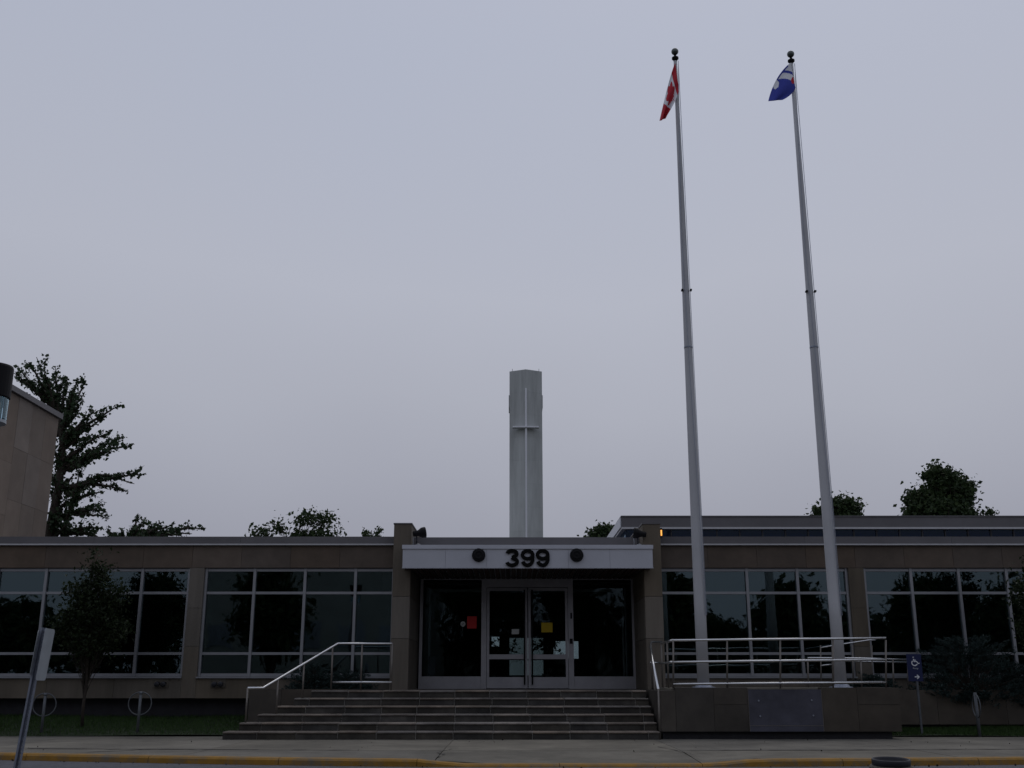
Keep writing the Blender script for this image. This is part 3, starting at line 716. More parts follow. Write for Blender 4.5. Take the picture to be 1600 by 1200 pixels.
# ------------------------------------------------------------------ flagpoles and flags
def flagpole(bx_, by_, topx, topy, Y, label, jy, knob):
    base = at(bx_, by_, Y); top = at(topx, topy, Y)
    base = Vector((base.x, Y, zt1 - .012)); tx_ = base.x + 0.15 * (top.x - base.x); top = Vector((base.x + .35 * (top.x - base.x), Y, top.z))
    e = empty('flagpole', base, label=label, category='flagpole', group='tall white flagpoles')
    H = top.z - base.z; L = lambda t: base.lerp(top, t)
    ts = [0, .12, .3, .4, .6, .8, 1.0]; rr = [.108, .106, .096, .089, .071, .053, .037]
    obj('shaft', T([L(t) for t in ts], rr, 20), M['pole'], e, smooth=True)
    for py_ in jy:
        z = AZ(py_, Y); t = (z - base.z) / H; p = L(t); r0 = np.interp(t, ts, rr)
        b = bm_new(); lathe(b, p, [(r0 * .9, -.02), (r0 + .004, -.018), (r0 + .004, .018), (r0 * .9, .02)], 20); obj('joint_band', b, M['galv'], e, smooth=True)
    b = bm_new(); lathe(b, base, [(.21, 0), (.21, .02), (.15, .03), (.145, .06), (.116, .07)], 24); obj('base_collar', b, M['galv'], e, smooth=True)
    b = bm_new(); lathe(b, top, [(.04, -.04), (.044, .0), (.072, .012), (.072, .045), (.04, .06), (.026, .09), (.026, .13)], 16); obj('truck', b, M['black'], e, smooth=True)
    b = bm_new(); bmesh.ops.create_uvsphere(b, u_segments=20, v_segments=12, radius=.076); bmesh.ops.translate(b, verts=b.verts, vec=top + Vector((0, 0, .19)))
    obj('finial_ball', b, M['finial'], e, smooth=True)
    z = AZ(knob, Y); p = L((z - base.z) / H)
    for s in (-1, 1):
        obj('cleat', B(p.x + s * .085 - .012, p.x + s * .085 + .025 * (1 if s > 0 else 1), Y - .1, Y - .02, z - .015, z + .015), M['black'], e)
    q0, q1 = L(.995) + Vector((.055, -.05, 0)), L(.1) + Vector((.08, -.095, 0))
    mid = L(.45) + Vector((-.01, -.115, 0)); mid2 = L(.25) + Vector((.05, -.12, 0)); m3 = L(.7) + Vector((-.05, -.075, 0))
    obj('halyard', T([q0, m3, mid, mid2, q1], .006, 5), M['galv'], e)
    obj('halyard', T([L(.995) + Vector((.055, -.04, 0)), L(.1) + Vector((.105, -.07, 0))], .006, 5), M['galv'], e)
    return L, H, base, top
fp1 = flagpole(1099, 1066, 1057, 93, 19.95, 'tall white flagpole nearer the stairs, flying the red and white flag', (543,), 455)
fp2 = flagpole(1313.5, 1066, 1236, 97, 19.95, 'tall white flagpole farther right, flying the blue flag', (543,), 457)

def flag(name, label, corners, Y, colf, mats, folds, nu=90, nv=44, amp=.06):
    """corners: pixel of hoist top, hoist bottom, fly top, fly bottom along curved edges; colf(u, v) -> material index"""
    (ht, hb, ft, fb, ctl_t, ctl_b) = corners
    v_, f_, mi = [], [], []
    def bez(a, c, b2, u): return ((1-u)**2*a[0] + 2*u*(1-u)*c[0] + u*u*b2[0], (1-u)**2*a[1] + 2*u*(1-u)*c[1] + u*u*b2[1])
    for i in range(nu + 1):
        u = i / nu
        for j in range(nv + 1):
            v = j / nv
            a, b2 = bez(ht, ctl_t, ft, u), bez(hb, ctl_b, fb, u)
            px_, py_ = a[0] + (b2[0] - a[0]) * v, a[1] + (b2[1] - a[1]) * v
            dep = Y - .05 + amp * (u ** .5) * math.sin(v * folds * math.pi + u * 2.2) - .10 * u
            v_.append(at(px_ + .8 * math.sin(v * folds * math.pi * 1.3 + u * 4) * u, py_, dep)[:])
    for i in range(nu):
        for j in range(nv):
            a = i * (nv + 1) + j; f_.append((a, a + nv + 1, a + nv + 2, a + 1)); mi.append(colf((i + .5) / nu, (j + .5) / nv))
    me = bpy.data.meshes.new(name); me.from_pydata(v_, [], f_); me.update()
    o = obj(name, me, mats, label=label, category='flag', smooth=True, group=None)
    me.polygons.foreach_set('material_index', mi)
    so = o.modifiers.new('thick', 'SOLIDIFY'); so.thickness = .004
    return o
def red_white(u, v):
    if u < .25 or u > .75: return 0
    x, y = (u - .5) / .25, (v - .5) / .5
    # eleven pointed leaf, coarse
    a, r = math.atan2(x, -y), math.hypot(x, y)
    lim = .62 + .3 * abs(math.cos(a * 3.5)) - (.25 if abs(a) > 2.4 else 0)
    if abs(x) < .05 and 0 < y < .85: return 0
    return 0 if r < lim else 1
flag('flag', 'limp red and white flag with a leaf hanging from the left flagpole', ((1055, 98), (1061, 141), (1031, 189), (1041, 184), (1043, 128), (1057, 156)), 19.95, red_white, [M['red'], M['fwhite']], 3.2)
def blue_white(u, v):
    # blue field, white curved bands, red leaf close to the hoist
    if u < .14 and abs(v - .67) < .13 - abs(u - .05) * .7: return 2
    w = u + .58 * v + .04 * math.sin(v * 3)
    if v < .07 and u > .08 and not .5 < u < .68: return 0
    if w < .25: return 1
    if w < .33: return 0
    if w < .52: return 1
    if .5 < u < .70 and v < .30 - abs(u - .6): return 1
    return 0
flag('flag', 'blue flag with white bands and a small red leaf on the right flagpole', ((1235, 98), (1243, 137), (1201, 158), (1222, 156), (1208, 120), (1238, 150)), 19.95, blue_white, [M['fblue'], M['fwhite'], M['red']], 2.2, amp=.04)

# ------------------------------------------------------------------ concrete tower with a cross
YTW = 80.0
tw = empty('concrete_tower', (AX(822, 800, YTW), YTW, 0), label='slender grey concrete tower with a tall pale cross behind the entrance', category='tower')
cxT = AX(821.8, 700, YTW); hw = (AX(848, 760, YTW) - AX(796, 760, YTW)) / 2
ztop = AZ(580.5, YTW)
poly = [(cxT - hw, YTW), (cxT, YTW - .62), (cxT + hw, YTW), (cxT + hw, YTW + 3.0), (cxT - hw, YTW + 3.0)]
nl = 13; zz = [0] + [ztop - (ztop - 1) * (1 - (k / nl)) for k in range(1, nl + 1)]
for a, c in zip(zz, zz[1:]):
    obj('concrete_lift', fix(prism(bm_new(), poly, a + .004, c)), M['tower'], tw)
obj('core', fix(prism(bm_new(), [(cxT + (x - cxT) * .985, YTW + (y - YTW) * .985 + .03) for x, y in poly], 0, ztop - .05)), M['joint'], tw)
zc0, zc1 = AZ(841, YTW) - 6, AZ(611, YTW)
obj('cross_upright', B(cxT - .065, cxT + .065, YTW - .86, YTW - .55, zc0, zc1), M['cross'], tw)
za = AZ(671, YTW)
obj('cross_arm', B(AX(801, 671, YTW), AX(841.5, 671, YTW), YTW - .98, YTW - .40, za - .06, za + .05), M['cross'], tw)
for s in (-1, 1):
    zl0, zl1 = AZ(634, YTW), AZ(616, YTW); xx = cxT + s * hw
    obj('side_louvre', B(xx - .06, xx + .06, YTW + .3, YTW + 2.4, zl0, zl1), M['tower'], tw)
    obj('lightning_rod', T([(xx - s * .22, YTW + .3, ztop - .1), (xx - s * .22, YTW + .3, ztop + .3)], .018, 5), M['darkm'], tw)

# ------------------------------------------------------------------ clerestory block behind the right wing
YCL = 30.0
cl = empty('clerestory_block', (12, YCL, ZT), label='raised roof block with a dark blue glass band behind the right wing', category='building')
X0, X1 = AX(972, 815, YCL), AX(1660, 806, YCL); zc_t, zc_f, zc_g, = AZ(807.5, YCL), AZ(823.5, YCL), AZ(826.5, YCL)
Z0 = ZT - .3
obj('roof_fascia', B(X0, X1, YCL, 46, zc_f, zc_t), M['parapet'], cl)
obj('roof_edge', B(X0 - .03, X1 + .03, YCL - .03, 46.03, zc_t + .002, zc_t + .03), M['parapet'], cl)
obj('edge_trim', B(X0 - .012, X1 + .012, YCL - .012, 46.01, zc_g, zc_f - .002), M['trim'], cl)
obj('side_trim', B(X0 - .05, X0 - .013, YCL + .1, 46, zc_f, zc_t - .01), M['cross'], cl)
npn = 19
for i in range(npn):
    a = X0 + .1 + (X1 - X0 - .2) * i / npn; c = X0 + .1 + (X1 - X0 - .2) * (i + 1) / npn
    obj('pane', B(a + .02, c - .02, YCL + .12, YCL + .13, Z0, zc_g), M['blueglass'], cl)
    obj('glazing_bar', B(c - .02, c + .02, YCL + .09, YCL + .15, Z0, zc_g), M['darkm'], cl)
for i in range(6):
    obj('pane', B(X0 + .1, X0 + .11, YCL + .15 + i * 1.2, YCL + 1.3 + i * 1.2, Z0, zc_g), M['blueglass'], cl)
obj('core', B(X0 + .3, X1 - .3, YCL + .3, 45.5, Z0, zc_g - .01), M['navy'], cl)

# ------------------------------------------------------------------ tall stone building at the far left
YE = 34.0
tb = empty('stone_block', (-16, YE, 0), label='tall windowless stone building behind the left wing', category='building')
Xw = AX(71, 830, YE); ztb = at(86, 652, YE).z
cols = [YE - .95 * k for k in range(0, 9)]; rows = [ztb - .06 - 1.55 * k for k in range(7)]
for c0, c1 in zip(cols, cols[1:]):
    off = rnd.choice([0, .5])
    rr = [rows[0]] + [z - off for z in rows[1:]]
    for r0, r1 in zip(rr, rr[1:]):
        obj('stone_panel', B(Xw - .2, Xw + rnd.uniform(0, .008), c1 + .003, c0 - .003, r1 + .003, r0 - .003), M['stonewall'], tb)
obj('joint_core', B(Xw - 12, Xw - .006, 26.2, YE - .012, 0, ztb - .1), M['joint'], tb)
obj('stone_end', B(Xw - 12, Xw - .205, YE - .011, YE + .1, 0, ztb - .1), M['stonewall'], tb)
obj('coping', B(Xw - 12.2, Xw + .10, 26.0, YE + .10, ztb - .05, ztb + .12), M['parapet'], tb)

# ------------------------------------------------------------------ vegetation
nr = np.random.default_rng(5)
def leaves(centres, dirs, size, var=.4, narrow=.55):
    """one folded two-triangle leaf at every centre"""
    n = len(centres); c = np.asarray(centres)
    a = nr.normal(size=(n, 3)) if dirs is None else np.asarray(dirs) + nr.normal(size=(n, 3)) * .45
    a /= np.linalg.norm(a, axis=1)[:, None]
    b = np.cross(a, nr.normal(size=(n, 3))); b /= np.linalg.norm(b, axis=1)[:, None] + 1e-9
    nn = np.cross(a, b)
    s = .86 * size * np.exp(np.clip(nr.normal(0, var, size=n), -.7, .55))[:, None]
    p0, p2 = c - a * s * .5, c + a * s * .5
    p1, p3 = c + b * s * narrow * .5 + nn * s * .12, c - b * s * narrow * .5 + nn * s * .12
    v = np.stack([p0, p1, p2, p3], 1).reshape(-1, 3)
    i = np.arange(n) * 4
    f = np.concatenate([np.stack([i, i+1, i+2], 1), np.stack([i, i+2, i+3], 1)])
    me = bpy.data.meshes.new('leaves'); me.from_pydata(v.tolist(), [], f.tolist()); me.update()
    return me
def limb(bm, a, b, r0, r1, sag=0.0, n=5, sides=6):
    a, b = Vector(a), Vector(b); pts = []; rr = []
    for i in range(n + 1):
        t = i / n; p = a.lerp(b, t); p.z += sag * math.sin(t * math.pi)
        if 0 < i < n: p += Vector((rnd.uniform(-1, 1), rnd.uniform(-1, 1), rnd.uniform(-1, 1))) * (b - a).length * .025
        pts.append(p); rr.append(r0 + (r1 - r0) * t)
    tube(bm, pts, rr, sides)
    return pts

def ginkgo(name, label, trunk, branches, Y, per=95, leaf=.135, spread=.105, extra=True, group=None):
    """trunk: pixel polyline from the ground up; branches: (root pixel, tip pixel, width factor)"""
    pts = [at(p[0], p[1], Y) for p in trunk]; pts[0].z = 0
    e = empty(name, (pts[0].x, Y, 0), label=label, category='tree', group=group)
    bt = bm_new(); tube(bt, pts, [.2 * (1 - .8 * i / (len(pts) - 1)) + .02 for i in range(len(pts))], 8)
    obj('trunk', bt, M['bark'], e, smooth=True)
    lm = bm_new(); C = []; Dd = []
    todo = []
    for (r, t, wdt) in branches:
        a, b = at(r[0], r[1], Y), at(t[0], t[1], Y + rnd.uniform(-1.2, 1.2)); todo.append((a, b, wdt))
    for k in range(0, len(todo), 2):                      # shorter boughs between the main ones, front and back
        a, b, wdt = todo[k]
        q = a.lerp(b, rnd.uniform(.1, .3)); todo.append((q, q + (b - a) * rnd.uniform(.35, .6) + Vector((rnd.uniform(-.5, .3), rnd.uniform(-1.4, 1.4), rnd.uniform(-.5, .3))), wdt * .9))
    for a, b, wdt in todo:
        d = b - a; Ln = d.length
        ps = limb(lm, a, b, .07 * wdt + .02, .012, sag=.04 * Ln, n=6)
        # spur clusters along the branch
        k = max(8, int(Ln / .13))
        for i in range(k):
            t = .12 + .88 * i / k; idx = t * (len(ps) - 1); i0 = min(int(idx), len(ps) - 2); p = ps[i0].lerp(ps[i0 + 1], idx - i0)
            sp = spread * wdt * (1.25 - .85 * t) * rnd.uniform(.6, 1.5)
            m = int(per / 10 * (1.15 - .55 * t) * rnd.uniform(.5, 1.4))
            if rnd.random() < .1: continue
            for q in range(m):
                C.append(p + Vector((rnd.gauss(0, sp), rnd.gauss(0, sp), rnd.gauss(0, sp * .8))))
        # side twigs
        for q in range(int(Ln * 1.6 * wdt)):
            t = rnd.uniform(.15, .85); p = a.lerp(b, t); p.z += .04 * Ln * math.sin(t * math.pi)
            td = (d.normalized() + Vector((rnd.uniform(-.6, .6), rnd.uniform(-1, 1), rnd.uniform(-.1, .9)))).normalized() * Ln * rnd.uniform(.12, .3)
            limb(lm, p, p + td, .018, .006, n=3, sides=4)
            for z in range(int(td.length / .13)):
                pp = p + td * rnd.uniform(.1, 1)
                for y in range(max(4, int(per / 18))): C.append(pp + Vector((rnd.gauss(0, .07), rnd.gauss(0, .07), rnd.gauss(0, .06))))
    obj('limbs', lm, M['bark'], e, smooth=True)
    obj('crown', leaves([c[:] for c in C], None, leaf, narrow=.9), M['leaf_g'], e)

ginkgo('ginkgo_tree', 'tall ginkgo tree with long leafy branches behind the stone building', [(80, 1000), (78, 830), (92, 760), (98, 700), (92, 640), (70, 600)],
       [((88, 650), (26, 572), 1.1), ((75, 625), (24, 592), 1.0), ((85, 640), (57, 558), 1.0), ((80, 630), (44, 566), 1.0), ((85, 645), (70, 572), 1.0), ((90, 650), (86, 572), 1.1),
        ((92, 660), (106, 590), 1.0), ((95, 665), (122, 590), .9), ((95, 670), (134, 594), 1.0), ((95, 672), (133, 612), 1.0), ((95, 675), (130, 624), .9), ((95, 680), (125, 640), 1.0),
        ((98, 692), (150, 640), 1.1), ((100, 690), (193, 632), 1.1), ((102, 700), (168, 648), .8), ((100, 720), (176, 671), .9), ((104, 730), (195, 684), 1.0), ((106, 735), (209, 694), 1.05),
        ((110, 735), (172, 704), 1.0), ((108, 760), (190, 742), .9), ((110, 762), (229, 741), .95), ((150, 742), (210, 756), .6), ((105, 775), (150, 745), 1.2), ((100, 790), (164, 768), 1.0),
        ((95, 810), (163, 788), 1.0), ((120, 800), (166, 800), .9), ((100, 830), (160, 825), 1.1), ((95, 835), (150, 838), 1.2), ((95, 740), (80, 690), 1.3), ((95, 720), (110, 665), 1.4), ((98, 740), (130, 690), 1.3),
        ((95, 780), (78, 735), 1.1), ((100, 835), (124, 765), .9), ((98, 840), (130, 730), .8), ((90, 835), (76, 800), 1.0), ((85, 840), (110, 818), 1.2), ((95, 765), (116, 742), 1.4), ((88, 805), (106, 780), 1.4), ((84, 825), (98, 798), 1.4), ((96, 730), (114, 708), 1.5), ((94, 705), (106, 672), 1.5), ((88, 790), (76, 765), 1.3), ((92, 770), (86, 735), 1.4), ((82, 832), (92, 806), 1.4), ((90, 680), (84, 650), 1.4)], 40.0)
ginkgo('ginkgo_tree', 'low ginkgo bough reaching over the left wing roof', [(185, 1000), (190, 880), (196, 850)],
       [((190, 860), (168, 826), 1.0), ((195, 860), (190, 826), 1.0), ((196, 855), (218, 804), 1.0), ((200, 850), (230, 812), 1.1), ((200, 850), (256, 815), 1.1), ((210, 845), (274, 818), 1.0), ((215, 845), (258, 836), 1.0),
        ((250, 832), (322, 825), .75), ((245, 833), (300, 834), .8), ((235, 835), (285, 838), .8), ((195, 860), (175, 832), 1.2), ((200, 858), (215, 824), 1.2)], 38.0)

def tree(name, label, base, lobes, trunk_r, n_leaf, leaf, mname='leaf_m', per=26, group=None, shell=.55, clump=.16, cat='tree', trunk_top=None, narrow=.6):
    """lobes: (centre, radii) ellipsoids; leaves sit in clumps spread through them"""
    e = empty(name, base, label=label, category=cat, group=group)
    base = Vector(base)
    cen = sum((Vector(l[0]) for l in lobes), Vector()) / len(lobes)
    zt_ = max(l[0][2] + l[1][2] * .5 for l in lobes); tt = Vector((cen.x, cen.y, zt_)) if trunk_top is None else Vector(trunk_top)
    bt = bm_new(); limb(bt, base, tt, trunk_r, trunk_r * .15, n=8, sides=8); obj('trunk', bt, M['bark'], e, smooth=True)
    lm = bm_new(); C = []
    vol = [l[1][0] * l[1][1] * l[1][2] for l in lobes]; tot = sum(vol)
    for (c, r), v in zip(lobes, vol):
        nc = max(4, int(n_leaf / per * v / tot)); c = Vector(c)
        for k in range(nc):
            d = Vector((rnd.gauss(0, 1), rnd.gauss(0, 1), rnd.gauss(0, 1))).normalized() * (rnd.uniform(shell ** 3, 1.0) ** (1 / 3)) * rnd.uniform(.75, 1.0)
            p = c + Vector((d.x * r[0], d.y * r[1], d.z * r[2]))
            cs = clump * rnd.uniform(.6, 1.5)
            if k % 2 == 0:
                t = max(.1, min(.95, (p.z - base.z) / max(.1, (tt.z - base.z)) - .25)); limb(lm, base.lerp(tt, t), p, trunk_r * .16, trunk_r * .03, n=3, sides=4)
            for q in range(int(per * rnd.uniform(.5, 1.5))):
                C.append((p.x + rnd.gauss(0, cs), p.y + rnd.gauss(0, cs), p.z + rnd.gauss(0, cs * .75)))
    if len(lm.verts): obj('limbs', lm, M['bark'], e, smooth=True)
    obj('crown', leaves(C, None, leaf, narrow=narrow), M[mname], e)
    return e
def lobe(px_, py_, Y, rpx, rpy, ry=None):
    c = at(px_, py_, Y); s = (Y * CT + (c.z - EYE) * ST) / FOC
    return (c[:], (rpx * s, (ry or rpx) * s, rpy * s))
def gbase(px_, Y): p = at(px_, 900, Y); return (p.x, Y, 0)
# right hand background trees
tree('maple_tree', 'large dense dark tree rising above the clerestory block at right', gbase(1470, 52), [lobe(1465, 742, 52, 22, 18), lobe(1486, 766, 52, 34, 26), lobe(1442, 784, 52, 28, 24), lobe(1470, 806, 52, 56, 34), lobe(1511, 755, 52, 9, 13), lobe(1508, 775, 52, 12, 16), lobe(1545, 802, 52, 12, 8)], .35, 17000, .22, clump=.19, per=18, shell=.2)
tree('maple_tree', 'small rounded tree behind the right flagpole above the roof', gbase(1308, 50), [lobe(1312, 794, 50, 26, 17), lobe(1290, 804, 50, 22, 14), lobe(1330, 798, 50, 16, 17), lobe(1308, 822, 50, 40, 20)], .25, 9000, .19, clump=.16, per=18, shell=.2)
tree('maple_tree', 'small spiky tree between the tower and the right fin', gbase(940, 46), [lobe(942, 838, 46, 22, 17), lobe(925, 848, 46, 12, 10), lobe(958, 842, 46, 12, 16)], .2, 3600, .17, clump=.12, per=16)
tree('open_tree', 'thin leafed open tree above the left wing roof', gbase(465, 44), [lobe(478, 812, 44, 20, 12), lobe(508, 812, 44, 18, 14), lobe(437, 826, 44, 14, 10), lobe(408, 834, 44, 18, 9), lobe(520, 832, 44, 12, 10), lobe(455, 834, 44, 12, 10), lobe(490, 840, 44, 36, 10)], .14, 2300, .16, clump=.15, per=20, shell=.3)
tree('open_tree', 'few leafy twigs just above the roof left of the fin', gbase(580, 44), [lobe(570, 836, 44, 5, 6), lobe(591, 832, 44, 4, 7), lobe(580, 842, 44, 14, 4)], .1, 420, .15, clump=.1, per=14)
# young tree on the lawn
yb_ = at(131, 1110, 21.0)
tree('young_tree', 'young dark leafed tree standing on the lawn before the left windows', (yb_.x, 21.0, .12), [lobe(148, 868, 21, 9, 20), lobe(150, 898, 21, 22, 24), lobe(132, 925, 21, 28, 24), lobe(168, 930, 21, 28, 26), lobe(142, 960, 21, 44, 34), lobe(178, 985, 21, 24, 28), lobe(112, 980, 21, 24, 30), lobe(140, 1008, 21, 36, 26), lobe(134, 1030, 21, 16, 18)],
     .034, 9500, .07, 'leaf_s', clump=.085, per=16, shell=.1, trunk_top=at(147, 866, 21)[:])
rx = at(1625, 950, 20.3)
tree('young_tree', 'leafy young tree cut by the right picture edge', (rx.x + .25, 20.6, .05), [lobe(1612, 930, 20.3, 30, 36), lobe(1640, 900, 20.3, 40, 50), lobe(1622, 975, 20.3, 34, 34), lobe(1640, 1000, 20.3, 45, 45)], .04, 7000, .075, 'leaf_s', clump=.085, shell=.1)

def juniper(label, c, rx_, ry_, rz_, n, seed, group='junipers'):
    """spreading shrub: arching plumes of short needles"""
    rr = random.Random(seed); c = Vector(c)
    e = empty('juniper_shrub', c, label=label, category='shrub', group=group)
    st = bm_new(); C = []; Dv = []
    for k in range(n):
        low_ = rr.random() < .28; a = rr.uniform(math.pi, 2 * math.pi) if low_ else rr.uniform(0, 2 * math.pi); el = rr.uniform(-.2, .15) if low_ else rr.uniform(.02, 1.45); L = rr.uniform(.55, 1.05)
        d = Vector((math.cos(a) * math.cos(el) * rx_, math.sin(a) * math.cos(el) * ry_, math.sin(el) * rz_)) * L
        p0 = c + Vector((d.x * .15, d.y * .15, 0))
        tip = c + d; tip.z += .06 * rr.uniform(-1, 1)
        if k % 4 == 0: limb(st, p0, tip, .014, .003, n=3, sides=4)
        hd = Vector((d.x, d.y, 0)); hd = hd.normalized() if hd.length > 1e-3 else Vector((1, 0, 0))
        pdir = (hd * .8 + Vector((0, 0, .45))).normalized(); m = 34; pl_ = rr.uniform(.14, .3)
        for q in range(m):
            t = rr.random(); wd = .05 * (1 - t * .75)
            C.append((tip + pdir * (t - .5) * pl_ + Vector((rr.gauss(0, wd), rr.gauss(0, wd), rr.gauss(0, wd * .6) - .03 * (t - .3) ** 2)))[:])
            Dv.append((pdir + Vector((rr.gauss(0, .3), rr.gauss(0, .3), rr.gauss(0, .3))))[:])
    obj('stems', st, M['bark'], e)
    obj('foliage', leaves(C, Dv, .06, narrow=.28), M['needle'], e)
zj = zr1 - .04
cj = at(1515, 1070, 21.6)
juniper('large blue green spreading juniper in the bed below the right windows', (cj.x - .05, 21.4, zj), 1.2, .7, 1.0, 560, 1)
cj2 = at(1590, 1070, 21.6)
juniper('lower juniper at the right picture edge beside the large one', (cj2.x + .15, 21.5, zj), .8, .55, .5, 220, 2)
cj3 = at(1368, 1075, 21.6); juniper('small low juniper behind the end of the terrace railing', (cj3.x, 21.75, zt1 - .02), .45, .4, .2, 110, 3)
cj4 = at(488, 1075, 21.9); juniper('rounded juniper in the planter behind the sloping handrail', (cj4.x, 21.9, zpt - .05), .5, .32, .48, 190, 4)
cj5 = at(543, 1075, 21.9); juniper('lower juniper in the planter next to the left entrance fin', (cj5.x, 21.9, zpt - .05), .5, .32, .36, 170, 5)

# ------------------------------------------------------------------ street furniture
def bike(px_, py_b, py_t, Y, label, ring_z=None):
    c = at(px_, py_b, Y); zt_ = at(px_, py_t, Y).z
    z0 = c.z
    e = empty('bike_post', (c.x, Y, z0), label=label, category='bike rack', group='ring bike posts')
    obj('post', T([(c.x, Y, z0 - .05), (c.x, Y, zt_)], .026, 12), M['rackm'], e, smooth=True)
    b = bm_new(); lathe(b, (c.x, Y, zt_), [(.03, -.02), (.034, 0), (.024, .02), (.006, .03)], 12); obj('cap', b, M['rackm'], e, smooth=True)
    rz = zt_ - .18
    pts = [(c.x + .20 * math.cos(t) , Y + .0 + .03 * math.cos(t), rz + .20 * math.sin(t)) for t in [2 * math.pi * k / 28 for k in range(29)]]
    obj('ring', tube(bm_new(), pts, .0105, 6, cap=False), M['rackm'], e, smooth=True)
bike(65, 1140, 1085, 20.25, 'ring bike post at the lawn edge left of the young tree')
bike(215, 1140, 1083, 20.25, 'ring bike post at the lawn edge between the young tree and the stairs')
c = at(1531, 1152, 20.1)
e = empty('bike_post', (c.x, 20.1, 0), label='grey bike post on the right lawn edge, its ring seen edge on', category='bike rack', group='ring bike posts')
obj('post', T([(c.x, 20.1, -.03), (c.x, 20.1, at(1531, 1082, 20.1).z)], .03, 12), M['rackm'], e, smooth=True)
rz = at(1531, 1103, 20.1).z
pts = [(c.x + .012 * math.cos(t) , 20.1 + .20 * math.cos(t), rz + .2 * math.sin(t)) for t in [2 * math.pi * k / 28 for k in range(29)]]
obj('ring', tube(bm_new(), pts, .0105, 6, cap=False), M['rackm'], e, smooth=True)

# accessibility sign
YA = 20.2; c = at(1429, 1042, YA)
sg = empty('access_sign', (c.x, YA, .05), label='blue wheelchair access sign with an arrow at the end of the terrace', category='sign')
ax = lambda p: AX(p, 1042, YA); az = lambda p: AZ(p, YA)
obj('plate', B(ax(1417.5), ax(1440.5), YA - .004, YA, az(1064.5), az(1022), bev=.001), M['bluesign'], sg)
obj('post', B(ax(1431) - .018, ax(1431) + .018, YA + .002, YA + .035, 0.0, az(1024)), M['rackm'], sg)
sym = bm_new(); ys = YA - .0075
def stroke(pts, r): tube(sym, [(ax(p[0]), ys, az(p[1])) for p in pts], r, 6)
b0 = bm_new()
stroke([(1428.2, 1029.5), (1428.6, 1033.5), (1432.8, 1033.7), (1435, 1036.8), (1437, 1036.3)], .009)
stroke([(1428.6, 1031.4), (1431.5, 1031.6)], .008)
stroke([(1426.6, 1032.6), (1425.2, 1034.6), (1425, 1036.4), (1426, 1038.6), (1428, 1039.9), (1430.5, 1039.9), (1432.4, 1038.8), (1433.2, 1037.6)], .009)
stroke([(1428.0, 1026.4), (1428.0, 1027.4)], .013)
stroke([(1427.6, 1057.6), (1434, 1057.6)], .009)
stroke([(1431.2, 1054.6), (1434.6, 1057.6), (1431.2, 1060.7)], .009)
bmesh.ops.scale(sym, verts=sym.verts, vec=(1, .12, 1), space=Matrix.Translation((0, -ys, 0)))
obj('symbol', sym, M['whitesign'], sg)
cu = bpy.data.curves.new('t', 'FONT'); cu.body = 'Ramp'; cu.size = 1; cu.extrude = .01
to = bpy.data.objects.new('t', cu); COL.objects.link(to); dg = bpy.context.evaluated_depsgraph_get()
me = bpy.data.meshes.new_from_object(to.evaluated_get(dg)); bpy.data.objects.remove(to)
co = np.array([v.co[:] for v in me.vertices]); mn, mxx = co.min(0), co.max(0)
for v in me.vertices:
    x, y, z = v.co
    v.co = (ax(1426.2) + (x - mn[0]) / (mxx[0] - mn[0]) * (ax(1434.4) - ax(1426.2)), YA - .0055 - (z - mn[2]) * .05, az(1046.4) + (y - mn[1]) / (mxx[1] - mn[1]) * (az(1042.8) - az(1046.4)))
obj('lettering', me, M['signback'], sg)

# leaning sign post in the foreground
YG = 10.5
a, t_ = at(28, 1200, YG), at(70, 981, YG)
dirv = (t_ - a); base = a + dirv * ((ROAD - a.z) / dirv.z)
sp = empty('sign_post', base, label='leaning perforated steel post with the backs of two small signs, at left edge', category='sign')
pst = bm_new(); up = dirv.normalized(); side = Vector((0, 1, 0)).cross(up).normalized(); fwd = up.cross(side)
Lp = (t_ - base).length; hwp = .033
nh = 46; pitch_h = Lp / nh
M4 = Matrix((side, fwd, up)).transposed().to_4x4(); M4.translation = base
def loc_box(bm, x0, x1, y0, y1, z0, z1):
    n0 = len(bm.verts); box(bm, x0, x1, y0, y1, z0, z1)
    bm.verts.ensure_lookup_table()
    for v in bm.verts[n0:]: v.co = M4 @ v.co
# u-channel: two flanges and a pierced web
loc_box(pst, -hwp, -hwp + .018, -.03, -.026, 0, Lp); loc_box(pst, hwp - .018, hwp, -.03, -.026, 0, Lp)
loc_box(pst, -hwp + .014, -hwp + .018, -.026, .008, 0, Lp); loc_box(pst, hwp - .018, hwp - .014, -.026, .008, 0, Lp)
loc_box(pst, -hwp + .018, -.006, .004, .008, 0, Lp); loc_box(pst, .006, hwp - .018, .004, .008, 0, Lp)
for k in range(nh): loc_box(pst, -.006, .006, .004, .008, k * pitch_h, k * pitch_h + pitch_h * .68)
obj('post', pst, M['galv'], sp)
def plate(cx, w_, z0, z1, ang, name):
    b = bm_new(); r = .03; pts = []
    for (sx, sz, a0) in ((1, 1, 0), (-1, 1, 90), (-1, -1, 180), (1, -1, 270)):
        for k in range(5):
            an = R(a0 + k * 22.5); pts.append((sx * (w_ / 2 - r) + r * math.cos(an), sz * ((z1 - z0) / 2 - r) + r * math.sin(an)))
    f0 = [b.verts.new((x, 0, z)) for x, z in pts]; f1 = [b.verts.new((x, .003, z)) for x, z in pts]; n = len(pts)
    b.faces.new(f0[::-1]); b.faces.new(f1)
    for i in range(n): b.faces.new((f0[i], f0[(i+1) % n], f1[(i+1) % n], f1[i]))
    mt = M4 @ Matrix.Translation((cx, .0, (z0 + z1) / 2)) @ Matrix.Rotation(ang, 4, 'Z')
    bmesh.ops.transform(fix(b), matrix=mt, verts=b.verts)
    obj(name, b, M['signback'], sp)
